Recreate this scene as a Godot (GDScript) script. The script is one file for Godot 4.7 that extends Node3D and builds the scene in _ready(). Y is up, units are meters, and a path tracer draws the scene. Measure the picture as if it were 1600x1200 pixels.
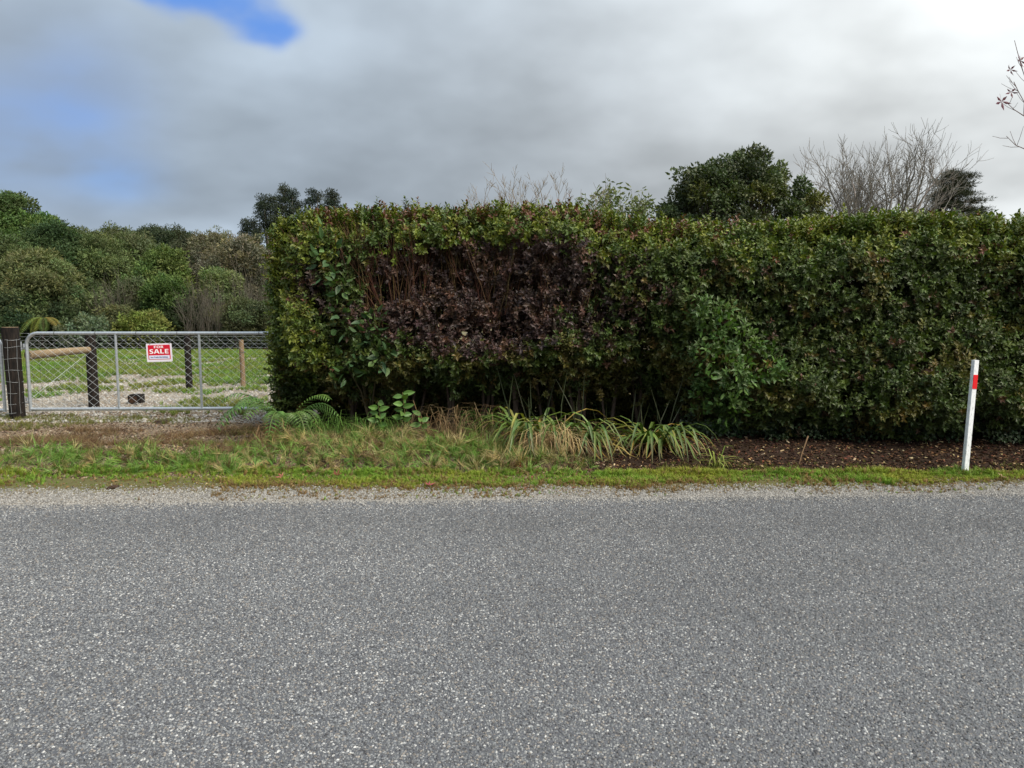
extends Node3D
# A country road, a verge, a clipped mixed hedge and a field gate. y up, metres; D is the distance ahead (z = -D).

const PITCH := 5.937

var R := RandomNumberGenerator.new()
var na := FastNoiseLite.new()
var nb := FastNoiseLite.new()
var nc := FastNoiseLite.new()
var used := {}
var M := {}


class MB:
	var v := PackedVector3Array()
	var n := PackedVector3Array()
	var c := PackedColorArray()
	var i := PackedInt32Array()
	var uv := PackedVector2Array()

	func tri(a: Vector3, b: Vector3, d: Vector3, col: Color) -> void:
		var k := v.size()
		v.append(a); v.append(b); v.append(d)
		c.append(col); c.append(col); c.append(col)
		i.append(k); i.append(k + 1); i.append(k + 2)

	func quad(a: Vector3, b: Vector3, d: Vector3, e: Vector3, col: Color) -> void:
		var k := v.size()
		v.append(a); v.append(b); v.append(d); v.append(e)
		c.append(col); c.append(col); c.append(col); c.append(col)
		i.append(k); i.append(k + 1); i.append(k + 2)
		i.append(k); i.append(k + 2); i.append(k + 3)

	# a box, faces flat; t places it
	func box(t: Transform3D, s: Vector3, col: Color) -> void:
		var h := s * 0.5
		var p := []
		for z in [-1, 1]:
			for y in [-1, 1]:
				for x in [-1, 1]:
					p.append(t * Vector3(x * h.x, y * h.y, z * h.z))
		for f in [[0, 2, 3, 1], [4, 5, 7, 6], [0, 1, 5, 4], [2, 6, 7, 3], [0, 4, 6, 2], [1, 3, 7, 5]]:
			quad(p[f[3]], p[f[2]], p[f[1]], p[f[0]], col)

	# a closed prism over a flat outline (x, y) from z0 to z1
	func prism(t: Transform3D, o: PackedVector2Array, z0: float, z1: float, col: Color) -> void:
		var m := o.size()
		for k in m:
			var a := o[k]
			var b := o[(k + 1) % m]
			quad(t * Vector3(a.x, a.y, z0), t * Vector3(a.x, a.y, z1), t * Vector3(b.x, b.y, z1), t * Vector3(b.x, b.y, z0), col)
		var ids := Geometry2D.triangulate_polygon(o)
		for k in range(0, ids.size(), 3):
			var a := o[ids[k]]
			var b := o[ids[k + 1]]
			var d := o[ids[k + 2]]
			tri(t * Vector3(a.x, a.y, z1), t * Vector3(d.x, d.y, z1), t * Vector3(b.x, b.y, z1), col)
			tri(t * Vector3(a.x, a.y, z0), t * Vector3(b.x, b.y, z0), t * Vector3(d.x, d.y, z0), col)

	# a smooth tube through points; the mesh must then hold tubes and lathes only
	func tube(p: PackedVector3Array, r: PackedFloat32Array, sides: int, col: Color, caps := false) -> void:
		var m := p.size()
		var u := Vector3.ZERO
		var first := v.size()
		for k in m:
			var t := (p[mini(k + 1, m - 1)] - p[maxi(k - 1, 0)]).normalized()
			if k == 0:
				u = t.cross(Vector3(0.31, 0.12, 0.94) if absf(t.z) < 0.9 else Vector3(1, 0.1, 0)).normalized()
			else:
				u = (u - t * u.dot(t)).normalized()
			var w := t.cross(u)
			for j in sides:
				var a := TAU * j / sides
				var d := u * cos(a) + w * sin(a)
				v.append(p[k] + d * r[k]); n.append(d); c.append(col)
		for k in m - 1:
			for j in sides:
				var a := first + k * sides + j
				var b := first + k * sides + (j + 1) % sides
				i.append(a); i.append(b + sides); i.append(b)
				i.append(a); i.append(a + sides); i.append(b + sides)
		if caps:
			for e in [0, m - 1]:
				var t := (p[1] - p[0]).normalized() if e == 0 else (p[m - 1] - p[m - 2]).normalized()
				var k0 := v.size()
				for j in sides:
					v.append(v[first + e * sides + j]); n.append(-t if e == 0 else t); c.append(col)
				for j in range(1, sides - 1):
					i.append(k0)
					if e == 0:
						i.append(k0 + j); i.append(k0 + j + 1)
					else:
						i.append(k0 + j + 1); i.append(k0 + j)

	# a folded leaf of four faces: base, two sides, midrib, tip
	func leaf(b: Vector3, d: Vector3, up: Vector3, l: float, w: float, col: Color, droop := 0.12, fold := 0.25) -> void:
		var s := d.cross(up).normalized()
		var q := s.cross(d).normalized()
		var mid := b + d * l * 0.5 + q * l * droop * 0.35
		var tip := b + d * l - q * l * droop
		var e1 := b + d * l * 0.45 + s * w * 0.5 + q * w * fold
		var e2 := b + d * l * 0.45 - s * w * 0.5 + q * w * fold
		var k := v.size()
		v.append(b); v.append(e1); v.append(mid); v.append(e2); v.append(tip)
		for j in 5: c.append(col)
		for j in [0, 1, 2, 0, 2, 3, 1, 4, 2, 2, 4, 3]: i.append(k + j)

	# a strap: blade through points, width at each
	func strap(p: PackedVector3Array, wd: PackedFloat32Array, side: Vector3, cols: Array, keel := 0.0) -> void:
		var k := v.size()
		var m := p.size()
		for j in m:
			var t := (p[mini(j + 1, m - 1)] - p[maxi(j - 1, 0)]).normalized()
			var q := side.cross(t).normalized()
			var col: Color = cols[mini(j, cols.size() - 1)]
			v.append(p[j] + side * wd[j] * 0.5 + q * keel * wd[j]); v.append(p[j]); v.append(p[j] - side * wd[j] * 0.5 + q * keel * wd[j])
			c.append(col); c.append(col); c.append(col)
		for j in m - 1:
			var a := k + j * 3
			for z in [0, 3, 4, 0, 4, 1, 1, 4, 5, 1, 5, 2]: i.append(a + z)

	func mesh(mat: Material) -> ArrayMesh:
		var a := []
		a.resize(Mesh.ARRAY_MAX)
		a[Mesh.ARRAY_VERTEX] = v
		a[Mesh.ARRAY_COLOR] = c
		if n.size() == v.size(): a[Mesh.ARRAY_NORMAL] = n
		if uv.size() == v.size(): a[Mesh.ARRAY_TEX_UV] = uv
		a[Mesh.ARRAY_INDEX] = i
		var m := ArrayMesh.new()
		m.add_surface_from_arrays(Mesh.PRIMITIVE_TRIANGLES, a)
		m.surface_set_material(0, mat)
		return m


# ---------------------------------------------------------------- helpers
func numbered(called: String) -> String:
	used[called] = used.get(called, -1) + 1
	return called if used[called] == 0 else "%s_%03d" % [called, used[called]]

func tag(o: Node, label: String, category: String, group := "", kind := "") -> void:
	o.set_meta("label", label)
	if category: o.set_meta("category", category)
	if group: o.set_meta("group", group)
	if kind: o.set_meta("kind", kind)

func thing(called: String, label: String, category: String, at := Vector3.ZERO, turn := 0.0, group := "") -> Node3D:
	var o := Node3D.new()
	o.name = numbered(called)
	add_child(o)
	o.position = at
	o.rotation.y = turn
	tag(o, label, category, group)
	return o

func part(parent: Node, called: String, mesh: Mesh, at := Transform3D()) -> MeshInstance3D:
	var o := MeshInstance3D.new()
	o.name = called if parent != self else numbered(called)
	o.mesh = mesh
	o.transform = at
	o.cast_shadow = GeometryInstance3D.SHADOW_CASTING_SETTING_ON
	parent.add_child(o, true)
	return o

func push(b: PackedFloat32Array, t: Transform3D, col: Color) -> void:
	var x := t.basis.x
	var y := t.basis.y
	var z := t.basis.z
	b.append_array(PackedFloat32Array([x.x, y.x, z.x, t.origin.x, x.y, y.y, z.y, t.origin.y, x.z, y.z, z.z, t.origin.z, col.r, col.g, col.b, 1.0]))

func many(parent: Node, called: String, mesh: Mesh, b: PackedFloat32Array) -> MultiMeshInstance3D:
	var mm := MultiMesh.new()
	mm.transform_format = MultiMesh.TRANSFORM_3D
	mm.use_colors = true
	mm.mesh = mesh
	mm.instance_count = b.size() / 16
	mm.buffer = b
	var o := MultiMeshInstance3D.new()
	o.name = called if parent != self else numbered(called)
	o.multimesh = mm
	parent.add_child(o, true)
	o.set_meta("kind", "stuff")
	return o

func mat(rough: float, spec := 0.5, back := Color.BLACK, metal := 0.0) -> StandardMaterial3D:
	var m := StandardMaterial3D.new()
	m.vertex_color_use_as_albedo = true
	m.roughness = rough
	m.metallic_specular = spec
	m.metallic = metal
	m.cull_mode = BaseMaterial3D.CULL_DISABLED
	if back != Color.BLACK:
		m.backlight_enabled = true
		m.backlight = back
	return m

func noise_tex(freq: float, ramp: Array, size := 512, oct := 4, sd := 1) -> ImageTexture:
	var f := FastNoiseLite.new()
	f.seed = sd
	f.frequency = freq
	f.fractal_octaves = oct
	var im := f.get_seamless_image(size, size)
	var out := Image.create(size, size, false, Image.FORMAT_RGB8)
	var lo: Color = ramp[0]
	var hi: Color = ramp[1]
	for y in size:
		for x in size:
			out.set_pixel(x, y, lo.lerp(hi, im.get_pixel(x, y).r))
	return ImageTexture.create_from_image(out)

func rnd(a: float, b: float) -> float:
	return R.randf_range(a, b)

func ball() -> Vector3:
	return Vector3(R.randfn(), R.randfn(), R.randfn()).normalized()

func vary(c: Color, k := 0.2) -> Color:
	var f := 1.0 + rnd(-k, k)
	return Color(c.r * f * (1 + rnd(-k, k) * 0.4), c.g * f, c.b * f * (1 + rnd(-k, k) * 0.4))

func facing(dir: Vector3, roll: float) -> Basis:
	var y := dir.normalized()
	var x := y.cross(Vector3(0.3, 0.2, 0.93)).normalized().rotated(y, roll)
	return Basis(x, y, x.cross(y))

# height of the ground at x, D ahead
func road_edge(x: float) -> float:
	return 6.2 + 0.046 * x + 0.03 * na.get_noise_1d(x * 60.0)

func ground_y(x: float, d: float) -> float:
	var e := road_edge(x)
	var y := -0.03 + 0.05 * smoothstep(e - 0.1, e + 0.5, d)
	y += 0.10 * smoothstep(7.1, 8.4, d) * smoothstep(-3.2, -1.6, x) * (1.0 - smoothstep(14, 20, d))
	var pile := smoothstep(7.0, 7.5, d) * (1.0 - smoothstep(8.0, 8.6, d)) * (1.0 - smoothstep(0.2, 0.9, x))
	y += pile * (0.05 + 0.07 * maxf(0, na.get_noise_2d(x * 70, d * 110) + 0.35))
	y += 0.012 * nb.get_noise_2d(x * 160, d * 160) * smoothstep(e + 0.2, e + 0.6, d)
	y += 0.022 * nb.get_noise_2d(x * 45, d * 45) * smoothstep(8.0, 9.0, d)
	if d > 13.0:
		y -= 0.037 * (minf(d, 46.0) - 13.0) * (1.0 - smoothstep(-3.0, 12.0, x) * 0.8)
	if d > 50.0:
		y += 0.12 * (minf(d, 100.0) - 50.0)
	return y

# how much grass grows in the paddock
func paddock(x: float, d: float) -> float:
	var p := na.get_noise_2d(x * 32, d * 20) * 0.9 + nb.get_noise_2d(x * 90, d * 60) * 0.5
	var k := 0.0
	if d < 12.8:
		k = 0.62 * smoothstep(-5.9, -5.0, x) - 0.05
	elif d < 16.5:
		k = 0.18
	elif d < 20.0:
		k = 0.55
	elif d < 27.0:
		k = 1.0
	elif d < 33.0:
		k = 0.6
	else:
		k = 1.1
	return clampf((k + p - 0.25) * 1.6, 0.0, 1.0)


# ---------------------------------------------------------------- the scene
func _ready() -> void:
	setup_view()
	na.seed = 11; na.frequency = 0.01; na.fractal_octaves = 3
	nb.seed = 23; nb.frequency = 0.01; nb.fractal_octaves = 2
	nc.seed = 5; nc.frequency = 0.01; nc.fractal_octaves = 4
	materials()
	build_ground()
	build_road()
	build_hill_bush()
	build_back_trees()
	build_hedge()
	build_gates()
	build_fences()
	build_marker()
	build_verge()
	build_plants()
	build_small()


func setup_view() -> void:
	var cam := Camera3D.new()
	cam.name = "camera"
	cam.fov = 53.05
	cam.near = 0.05
	cam.far = 1200.0
	cam.position = Vector3(0, 1.6, 0)
	cam.rotation_degrees.x = -PITCH
	add_child(cam)
	cam.make_current()

	var sun := DirectionalLight3D.new()
	sun.name = "sun"
	sun.light_energy = 0.5
	sun.light_angular_distance = 36.0
	sun.light_color = Color(1.0, 0.96, 0.9)
	sun.shadow_enabled = true
	add_child(sun)
	sun.look_at_from_position(dir_of(128.0, 48.0) * 50.0, Vector3.ZERO)

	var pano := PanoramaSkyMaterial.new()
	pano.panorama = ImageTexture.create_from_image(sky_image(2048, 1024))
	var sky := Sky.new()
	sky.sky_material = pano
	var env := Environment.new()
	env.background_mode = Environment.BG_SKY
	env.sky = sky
	env.tonemap_mode = Environment.TONE_MAPPER_LINEAR
	env.tonemap_exposure = 3.4
	env.sdfgi_enabled = true
	env.ssao_enabled = true
	env.ssil_enabled = true
	var we := WorldEnvironment.new()
	we.name = "environment"
	we.environment = env
	add_child(we)

func dir_of(az: float, el: float) -> Vector3:
	var a := deg_to_rad(az)
	var e := deg_to_rad(el)
	return Vector3(sin(a) * cos(e), sin(e), -cos(a) * cos(e))

# broken cloud: grey sheet with blue gaps, brightest round the hidden sun
func sky_image(w: int, h: int) -> Image:
	var im := Image.create(w, h, false, Image.FORMAT_RGBF)
	var f := FastNoiseLite.new()
	f.seed = 77; f.frequency = 0.9; f.fractal_octaves = 5; f.fractal_gain = 0.5
	var g := FastNoiseLite.new()
	g.seed = 19; g.frequency = 0.35; g.fractal_octaves = 3
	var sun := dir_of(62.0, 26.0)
	var gaps := [[-20.5, 19.3, 3.6, 1.5, 0.62], [-17.0, 18.2, 2.2, 1.0, 0.3], [-25.5, 20.0, 2.4, 0.9, 0.36]]
	var veils := [[-28.5, 12.5, 4.0, 4.5, 0.5], [-26.5, 8.0, 2.6, 1.3, 0.7], [-36.0, 10.0, 6.0, 4.0, 0.6]]
	for y in h:
		var el := (0.5 - (y + 0.5) / h) * 180.0
		for x in w:
			if el < -1.0:
				im.set_pixel(x, y, Color(0.06, 0.06, 0.055))
				continue
			var az := wrapf((x + 0.5) / w * 360.0, -180.0, 180.0)
			var d := dir_of(az, maxf(el, 0.0))
			var k := 1.0 / (d.y + 0.32)
			var p := Vector3(d.x * k, d.z * k, 0.0)
			var n := f.get_noise_3d(p.x * 1.3, p.y * 1.5, 3.0)
			var fine := f.get_noise_3d(p.x * 4.5, p.y * 5.0, 13.0)
			var m := g.get_noise_3d(p.x, p.y * 1.6, 9.0)
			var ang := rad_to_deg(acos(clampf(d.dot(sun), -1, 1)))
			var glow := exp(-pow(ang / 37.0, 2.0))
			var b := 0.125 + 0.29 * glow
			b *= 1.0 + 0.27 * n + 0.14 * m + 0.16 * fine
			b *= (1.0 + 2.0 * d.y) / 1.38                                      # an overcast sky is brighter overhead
			b *= 1.0 + 1.15 * (1.0 - smoothstep(2.5, 8.0, el + 4.0 * n)) * (1.0 - glow)   # pale strip along the horizon
			# the long grey bank that slants across the view
			var bank := exp(-pow((el - (11.0 - 0.16 * (az + 10.0))) / 4.2, 2.0)) * exp(-pow((az + 2.0) / 22.0, 2.0))
			b *= 1.0 - 0.05 * bank
			var tint := Color(0.80, 0.96, 1.14).lerp(Color(0.98, 1.005, 0.99), smoothstep(-26.0, 26.0, az if absf(az) < 120.0 else 0.0) * 0.75 + 0.25 * glow)
			var cloud := Color(b * tint.r, b * tint.g, b * tint.b)
			var gap := maxf(0.0, m * 1.2 + n * 0.6 - 0.85) * 1.2
			for q in gaps:
				gap += q[4] * exp(-pow((az - q[0]) / q[2], 2.0) - pow((el - q[1]) / q[3], 2.0)) * (1.0 + 0.8 * n)
			gap = 0.84 * smoothstep(0.06, 1.1, gap * 1.15 + (0.4 * n + 1.0 * fine) * smoothstep(0.02, 0.3, gap))
			var veil := 0.0
			for q in veils:
				veil += q[4] * exp(-pow((az - q[0]) / q[2], 2.0) - pow((el - q[1]) / q[3], 2.0)) * (1.0 + 1.3 * n + 0.7 * fine)
			gap = maxf(gap, 0.5 * clampf(veil, 0.0, 1.0))
			var blue := Color(0.026, 0.085, 0.245).lerp(Color(0.09, 0.16, 0.28), 1.0 - smoothstep(2.0, 16.0, el))
			im.set_pixel(x, y, cloud.lerp(blue, gap))
	return im


func materials() -> void:
	M.leaf = mat(0.5, 0.45, Color(0.62, 0.66, 0.25))
	M.soft = mat(0.7, 0.3, Color(0.6, 0.64, 0.28))
	M.grass = mat(0.6, 0.35, Color(0.66, 0.7, 0.28))
	M.bark = mat(0.9, 0.2)
	M.stone = mat(0.62, 0.5)
	M.dull = mat(0.95, 0.15)
	M.dead = mat(0.85, 0.2, Color(0.4, 0.36, 0.25))
	var z := StandardMaterial3D.new()
	z.albedo_texture = noise_tex(0.03, [Color(0.66, 0.69, 0.71), Color(0.82, 0.84, 0.86)], 256, 4, 4)
	z.uv1_triplanar = true
	z.uv1_scale = Vector3(3, 3, 3)
	z.metallic = 0.75
	z.roughness = 0.42
	M.zinc = z
	var wire := StandardMaterial3D.new()
	wire.albedo_color = Color(0.72, 0.74, 0.75)
	wire.metallic = 0.6
	wire.roughness = 0.5
	M.wire = wire
	var old := StandardMaterial3D.new()
	old.albedo_color = Color(0.36, 0.36, 0.35)
	old.metallic = 0.4
	old.roughness = 0.65
	M.old_wire = old
	M.black_timber = timber(Color(0.055, 0.05, 0.05), Color(0.2, 0.17, 0.15), 31)
	M.brown_timber = timber(Color(0.36, 0.30, 0.23), Color(0.6, 0.52, 0.42), 32)
	M.grey_timber = timber(Color(0.38, 0.32, 0.25), Color(0.64, 0.57, 0.46), 33)
	M.white_paint = timber(Color(0.76, 0.77, 0.76), Color(0.93, 0.94, 0.94), 34)

# streaky timber or paint, grain along y
func timber(lo: Color, hi: Color, sd: int) -> StandardMaterial3D:
	var m := StandardMaterial3D.new()
	m.albedo_texture = noise_tex(0.02, [lo, hi], 256, 5, sd)
	m.uv1_triplanar = true
	m.uv1_scale = Vector3(7, 0.9, 7)
	m.roughness = 0.85
	m.metallic_specular = 0.3
	m.heightmap_enabled = true
	m.heightmap_texture = noise_tex(0.03, [Color(0, 0, 0), Color(1, 1, 1)], 256, 4, sd + 50)
	m.heightmap_scale = 0.4
	return m


# ---------------------------------------------------------------- ground and road
func spread(list: Array) -> PackedFloat32Array:
	var out := PackedFloat32Array()
	for k in list.size() - 1:
		var a: float = list[k][0]
		var b: float = list[k + 1][0]
		var s: float = list[k][1]
		var n := int(ceil((b - a) / s))
		for j in n: out.append(a + (b - a) * j / n)
	out.append(list[-1][0])
	return out

func build_ground() -> void:
	var xs := spread([[-500.0, 60.0], [-80.0, 8.0], [-24.0, 1.0], [-10.0, 0.09], [8.0, 1.5], [30.0, 10.0], [80.0, 60.0], [500.0, 1.0]])
	var ds := spread([[-300.0, 60.0], [-8.0, 3.0], [5.0, 0.25], [6.0, 0.07], [11.2, 0.22], [20.0, 0.8], [60.0, 4.0], [110.0, 40.0], [600.0, 1.0]])
	var mb := MB.new()
	for d in ds:
		for x in xs:
			var y := ground_y(x, d)
			mb.v.append(Vector3(x, y, -d))
			var e := 0.05
			mb.n.append(Vector3(y - ground_y(x + e, d), e, ground_y(x, d + e) - y).normalized())
			mb.c.append(Color.WHITE)
			mb.uv.append(Vector2((x + 18.0) / 30.0, (d - 5.0) / 30.0))
	var w := xs.size()
	for j in ds.size() - 1:
		for k in w - 1:
			var a := j * w + k
			for q in [a, a + w, a + w + 1, a, a + w + 1, a + 1]: mb.i.append(q)
	var m := StandardMaterial3D.new()
	m.albedo_texture = ImageTexture.create_from_image(ground_image(2048))
	m.texture_repeat = false
	m.roughness = 0.95
	m.metallic_specular = 0.2
	var o := part(self, "ground", mb.mesh(m))
	o.set_meta("kind", "structure")
	o.set_meta("label", "soil, grassy verge and paddock ground beyond the road")

# colours of the bare ground, 30 m by 30 m, from what lies there: gravel, soil, bark mulch, turf soil
func ground_image(s: int) -> Image:
	var im := Image.create(s, s, false, Image.FORMAT_RGB8)
	var f := FastNoiseLite.new()
	f.seed = 8; f.frequency = 0.35; f.fractal_octaves = 3
	var gravel := Color(0.25, 0.22, 0.175)
	var soil := Color(0.15, 0.112, 0.078)
	var dark := Color(0.075, 0.05, 0.035)
	var mulch := Color(0.032, 0.021, 0.015)
	var turf := Color(0.10, 0.095, 0.04)
	for j in s:
		var d := 5.0 + 30.0 * (j + 0.5) / s
		for k in s:
			var x := -18.0 + 30.0 * (k + 0.5) / s
			var g := f.get_noise_2d(k, j)                    # grain
			var p := nc.get_noise_2d(x * 60, d * 60)         # patches
			var c: Color
			if d > 10.3:
				c = gravel.lerp(turf, paddock(x, d) * 0.85)
				c = c.lerp(soil, clampf(0.25 + p, 0.0, 0.7))
				c = c.lerp(Color(0.12, 0.10, 0.05), smoothstep(-3.2, -2.0, x))
			else:
				var e := road_edge(x)
				c = (gravel * 0.8).lerp(turf, smoothstep(e + 0.12, e + 0.5, d + p * 0.25))
				var back := (soil * lerpf(0.6, 1.0, smoothstep(-1.5, -3.0, x))).lerp(dark, smoothstep(0.05, 0.4, p + 0.25 * exp(-pow((d - 8.4) / 0.5, 2.0))))
				back = back.lerp(gravel, 0.5 * smoothstep(9.2, 10.3, d + p))
				c = c.lerp(back.lerp(mulch, maxf(smoothstep(0.2, 0.9, x + p), smoothstep(-3.2, -2.4, x + p) * smoothstep(7.9, 8.3, d))), smoothstep(6.95, 7.15, d + p * 0.3))
			var b := 1.0 + 0.35 * g
			c = Color(c.r * b, c.g * b, c.b * b).linear_to_srgb()
			im.set_pixel(k, j, c)
	return im

func chip_mesh(m: Material) -> ArrayMesh:
	var mb := MB.new()
	var p := []
	for k in 5:
		var a := TAU * k / 5.0 + rnd(-0.3, 0.3)
		var r := rnd(0.75, 1.15)
		p.append(Vector3(cos(a) * r, rnd(-0.3, 0.1), sin(a) * r))
	var t1 := Vector3(0.3, 0.62, 0.1)
	var t2 := Vector3(-0.35, 0.5, -0.15)
	for k in 5:
		var a: Vector3 = p[k]
		var b: Vector3 = p[(k + 1) % 5]
		var t := t1 if k == 0 or k == 4 else t2
		mb.tri(a, t, b, Color.WHITE)
	mb.tri(p[1], t1, t2, Color.WHITE)
	mb.tri(p[4], t2, t1, Color.WHITE)
	return mb.mesh(m)

func build_road() -> void:
	var mb := MB.new()
	var xs := spread([[-300.0, 40.0], [-20.0, 2.0], [-10.0, 0.15], [10.0, 2.0], [20.0, 40.0], [300.0, 1.0]])
	for x in xs:
		for d in [road_edge(x) + 0.012 * nb.get_noise_1d(x * 900.0), 3.0, 0.0, -3.2]:
			mb.v.append(Vector3(x, 0.0, -d)); mb.n.append(Vector3.UP); mb.c.append(Color.WHITE); mb.uv.append(Vector2(x, d))
	for k in xs.size() - 1:
		for j in 3:
			var a := k * 4 + j
			for q in [a, a + 4, a + 5, a, a + 5, a + 1]: mb.i.append(q)
	var m := StandardMaterial3D.new()
	m.albedo_texture = noise_tex(0.2, [Color(0.22, 0.225, 0.24), Color(0.38, 0.39, 0.41)], 1024, 3, 15)
	m.uv1_triplanar = true
	m.uv1_world_triplanar = true
	m.uv1_scale = Vector3(0.6, 0.6, 0.6)
	m.roughness = 0.55
	m.metallic_specular = 0.5
	var road := part(self, "road", mb.mesh(m))
	road.set_meta("kind", "structure")
	road.set_meta("label", "grey chip-sealed country road across the foreground")

	# the stone chips of the seal
	R.seed = 101
	var chip := chip_mesh(M.stone)
	var b := PackedFloat32Array()
	var step := 0.0106
	var d := 1.6
	while d < 6.75:
		var half := 0.67 * d + 1.9
		var x := -half
		while x < half:
			var cx := x + rnd(-0.5, 0.5) * step
			var cd := d + rnd(-0.5, 0.5) * step
			x += step
			if cd > road_edge(cx) - 0.01: continue
			var s := 0.0070 * rnd(0.6, 1.3)
			var t := R.randf()
			var g := rnd(0.13, 0.27)
			var col := Color(g * 0.97, g, g * 1.02)
			if t < 0.08:
				g = rnd(0.38, 0.6); col = Color(g, g * 0.99, g * 0.95)
			elif t < 0.19:
				g = rnd(0.18, 0.3); col = Color(g * 1.08, g * 0.97, g * 0.85)
			elif t < 0.40:
				g = rnd(0.06, 0.11); col = Color(g, g, g * 1.06)
			var patch := 1.0 + 0.16 * na.get_noise_2d(cx * 18, cd * 34) + 0.1 * nc.get_noise_2d(cx * 90, cd * 130) - 0.14 * exp(-pow((cd - 5.55) / 0.35, 2.0)) - 0.07 * exp(-pow((cd - 3.7) / 0.4, 2.0))
			push(b, Transform3D(Basis.from_euler(Vector3(rnd(-0.35, 0.35), rnd(0, TAU), rnd(-0.35, 0.35))).scaled_local(Vector3(s, s * rnd(0.6, 1.0), s * rnd(0.75, 1.1))), Vector3(cx, 0.0008, -cd)), Color(col.r * 0.97, col.g, col.b * 1.03) * (patch * 0.66))
		d += step
	many(road, "stone_chips", chip, b)

	# loose pale gravel along the edge
	b = PackedFloat32Array()
	for k in 60000:
		var x := rnd(-7.5, 7.5)
		var e := road_edge(x)
		var wide := lerpf(0.5, 0.4, smoothstep(-4.0, 3.0, x))
		var q := e - 0.1 + (R.randfn() * 0.3 + 0.55) * wide
		if absf(x) > 0.67 * q + 2.2 or q < e - 0.25: continue
		var s := rnd(0.005, 0.0105)
		var g := rnd(0.1, 0.32)
		var y := 0.004 if q < e else ground_y(x, q) + 0.002
		push(b, Transform3D(Basis.from_euler(Vector3(rnd(-0.5, 0.5), rnd(0, TAU), rnd(-0.5, 0.5))) * s, Vector3(x, y, -q)), Color(g * 1.02, g * 0.99, g * 0.92))
	var o := many(self, "gravel_shoulder", chip, b)
	tag(o, "strip of loose pale gravel between the road and the grass", "gravel", "", "stuff")
	# stones and grit in the paddock and in front of the gate
	b = PackedFloat32Array()
	for k in 26000:
		var q := 10.2 + pow(R.randf(), 1.6) * 24.0
		var x := rnd(-0.68 * q - 1.0, -2.2)
		if paddock(x, q) > rnd(0.05, 0.9): continue
		var s := rnd(0.008, 0.022) * (1.0 + (q - 10.0) * 0.03)
		if R.randf() < 0.03: s *= 2.2
		var g := rnd(0.16, 0.42)
		push(b, Transform3D(Basis.from_euler(Vector3(rnd(-0.5, 0.5), rnd(0, TAU), rnd(-0.5, 0.5))) * s, Vector3(x, ground_y(x, q) + s * 0.2, -q)), Color(g * 1.02, g * 0.97, g * 0.88))
	o = many(self, "paddock_gravel", chip, b)
	tag(o, "pale stones and grit on the paddock beyond the gate", "gravel", "", "stuff")


# ---------------------------------------------------------------- trees
# a branch and all that grows from it; tips collects [place, direction]
func grow(mb: MB, p: Vector3, dir: Vector3, l: float, r: float, level: int, o: Dictionary, tips: Array, col: Color) -> void:
	var segs := 4 if level >= o.levels - 1 else 3
	var pts := PackedVector3Array([p])
	var rad := PackedFloat32Array([r])
	var d := dir
	var q := p
	var end_r: float = r * o.taper
	for k in segs:
		d = (d + ball() * o.wobble + Vector3.UP * o.up).normalized()
		q += d * l / segs
		pts.append(q)
		rad.append(lerpf(r, end_r, (k + 1.0) / segs))
	mb.tube(pts, rad, 7 if level >= o.levels - 1 else (5 if r > 0.02 else 3), vary(col, 0.15))
	if level == 0:
		tips.append([q, d])
		if o.get("mid_tips", false): tips.append([pts[segs / 2], d])
		return
	var kids: int = o.kids
	if level == o.levels: kids = o.get("limbs", kids)
	var spin := rnd(0, TAU)
	var lim: Vector3 = o.get("lim", Vector3.ZERO)
	for k in kids:
		var t := 1.0 if k == 0 else rnd(o.get("from", 0.35), 1.0)
		var f := t * segs
		var a := mini(int(f), segs - 1)
		var at := pts[a].lerp(pts[a + 1], f - a)
		var side := d.cross(Vector3(0.2, 0.3, 0.93)).normalized().rotated(d, spin + k * 2.4 + rnd(-0.4, 0.4))
		if lim.y > 0.0 and pow(at.x / lim.y, 2.0) + pow((at.y - lim.x) / lim.z, 2.0) > 1.0: continue
		var ang: float = o.spread * rnd(0.6, 1.25) * (0.45 if k == 0 else 1.0)
		var nd := (d * cos(ang) + side * sin(ang)).normalized()
		grow(mb, at, nd, l * o.ratio * rnd(0.75, 1.15), maxf(lerpf(r, end_r, t) * (0.85 if k == 0 else o.thin), o.get("least", 0.004)), level - 1, o, tips, col)

# a clump of leaves about a point, unit size
func clump(count: int, ll: float, lw: float, flat: float, outward: float, m: Material) -> ArrayMesh:
	var mb := MB.new()
	for k in count:
		var d := ball()
		d.y *= flat
		var b := d * pow(R.randf(), 0.4) * 0.8
		var dir := (d * outward + ball() * 0.7 + Vector3(0, 0.25, 0)).normalized()
		mb.leaf(b, dir, ball(), ll * rnd(0.7, 1.2), lw * rnd(0.7, 1.2), vary(Color(1, 1, 1), 0.3), 0.15, 0.2)
	return mb.mesh(m)

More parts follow.
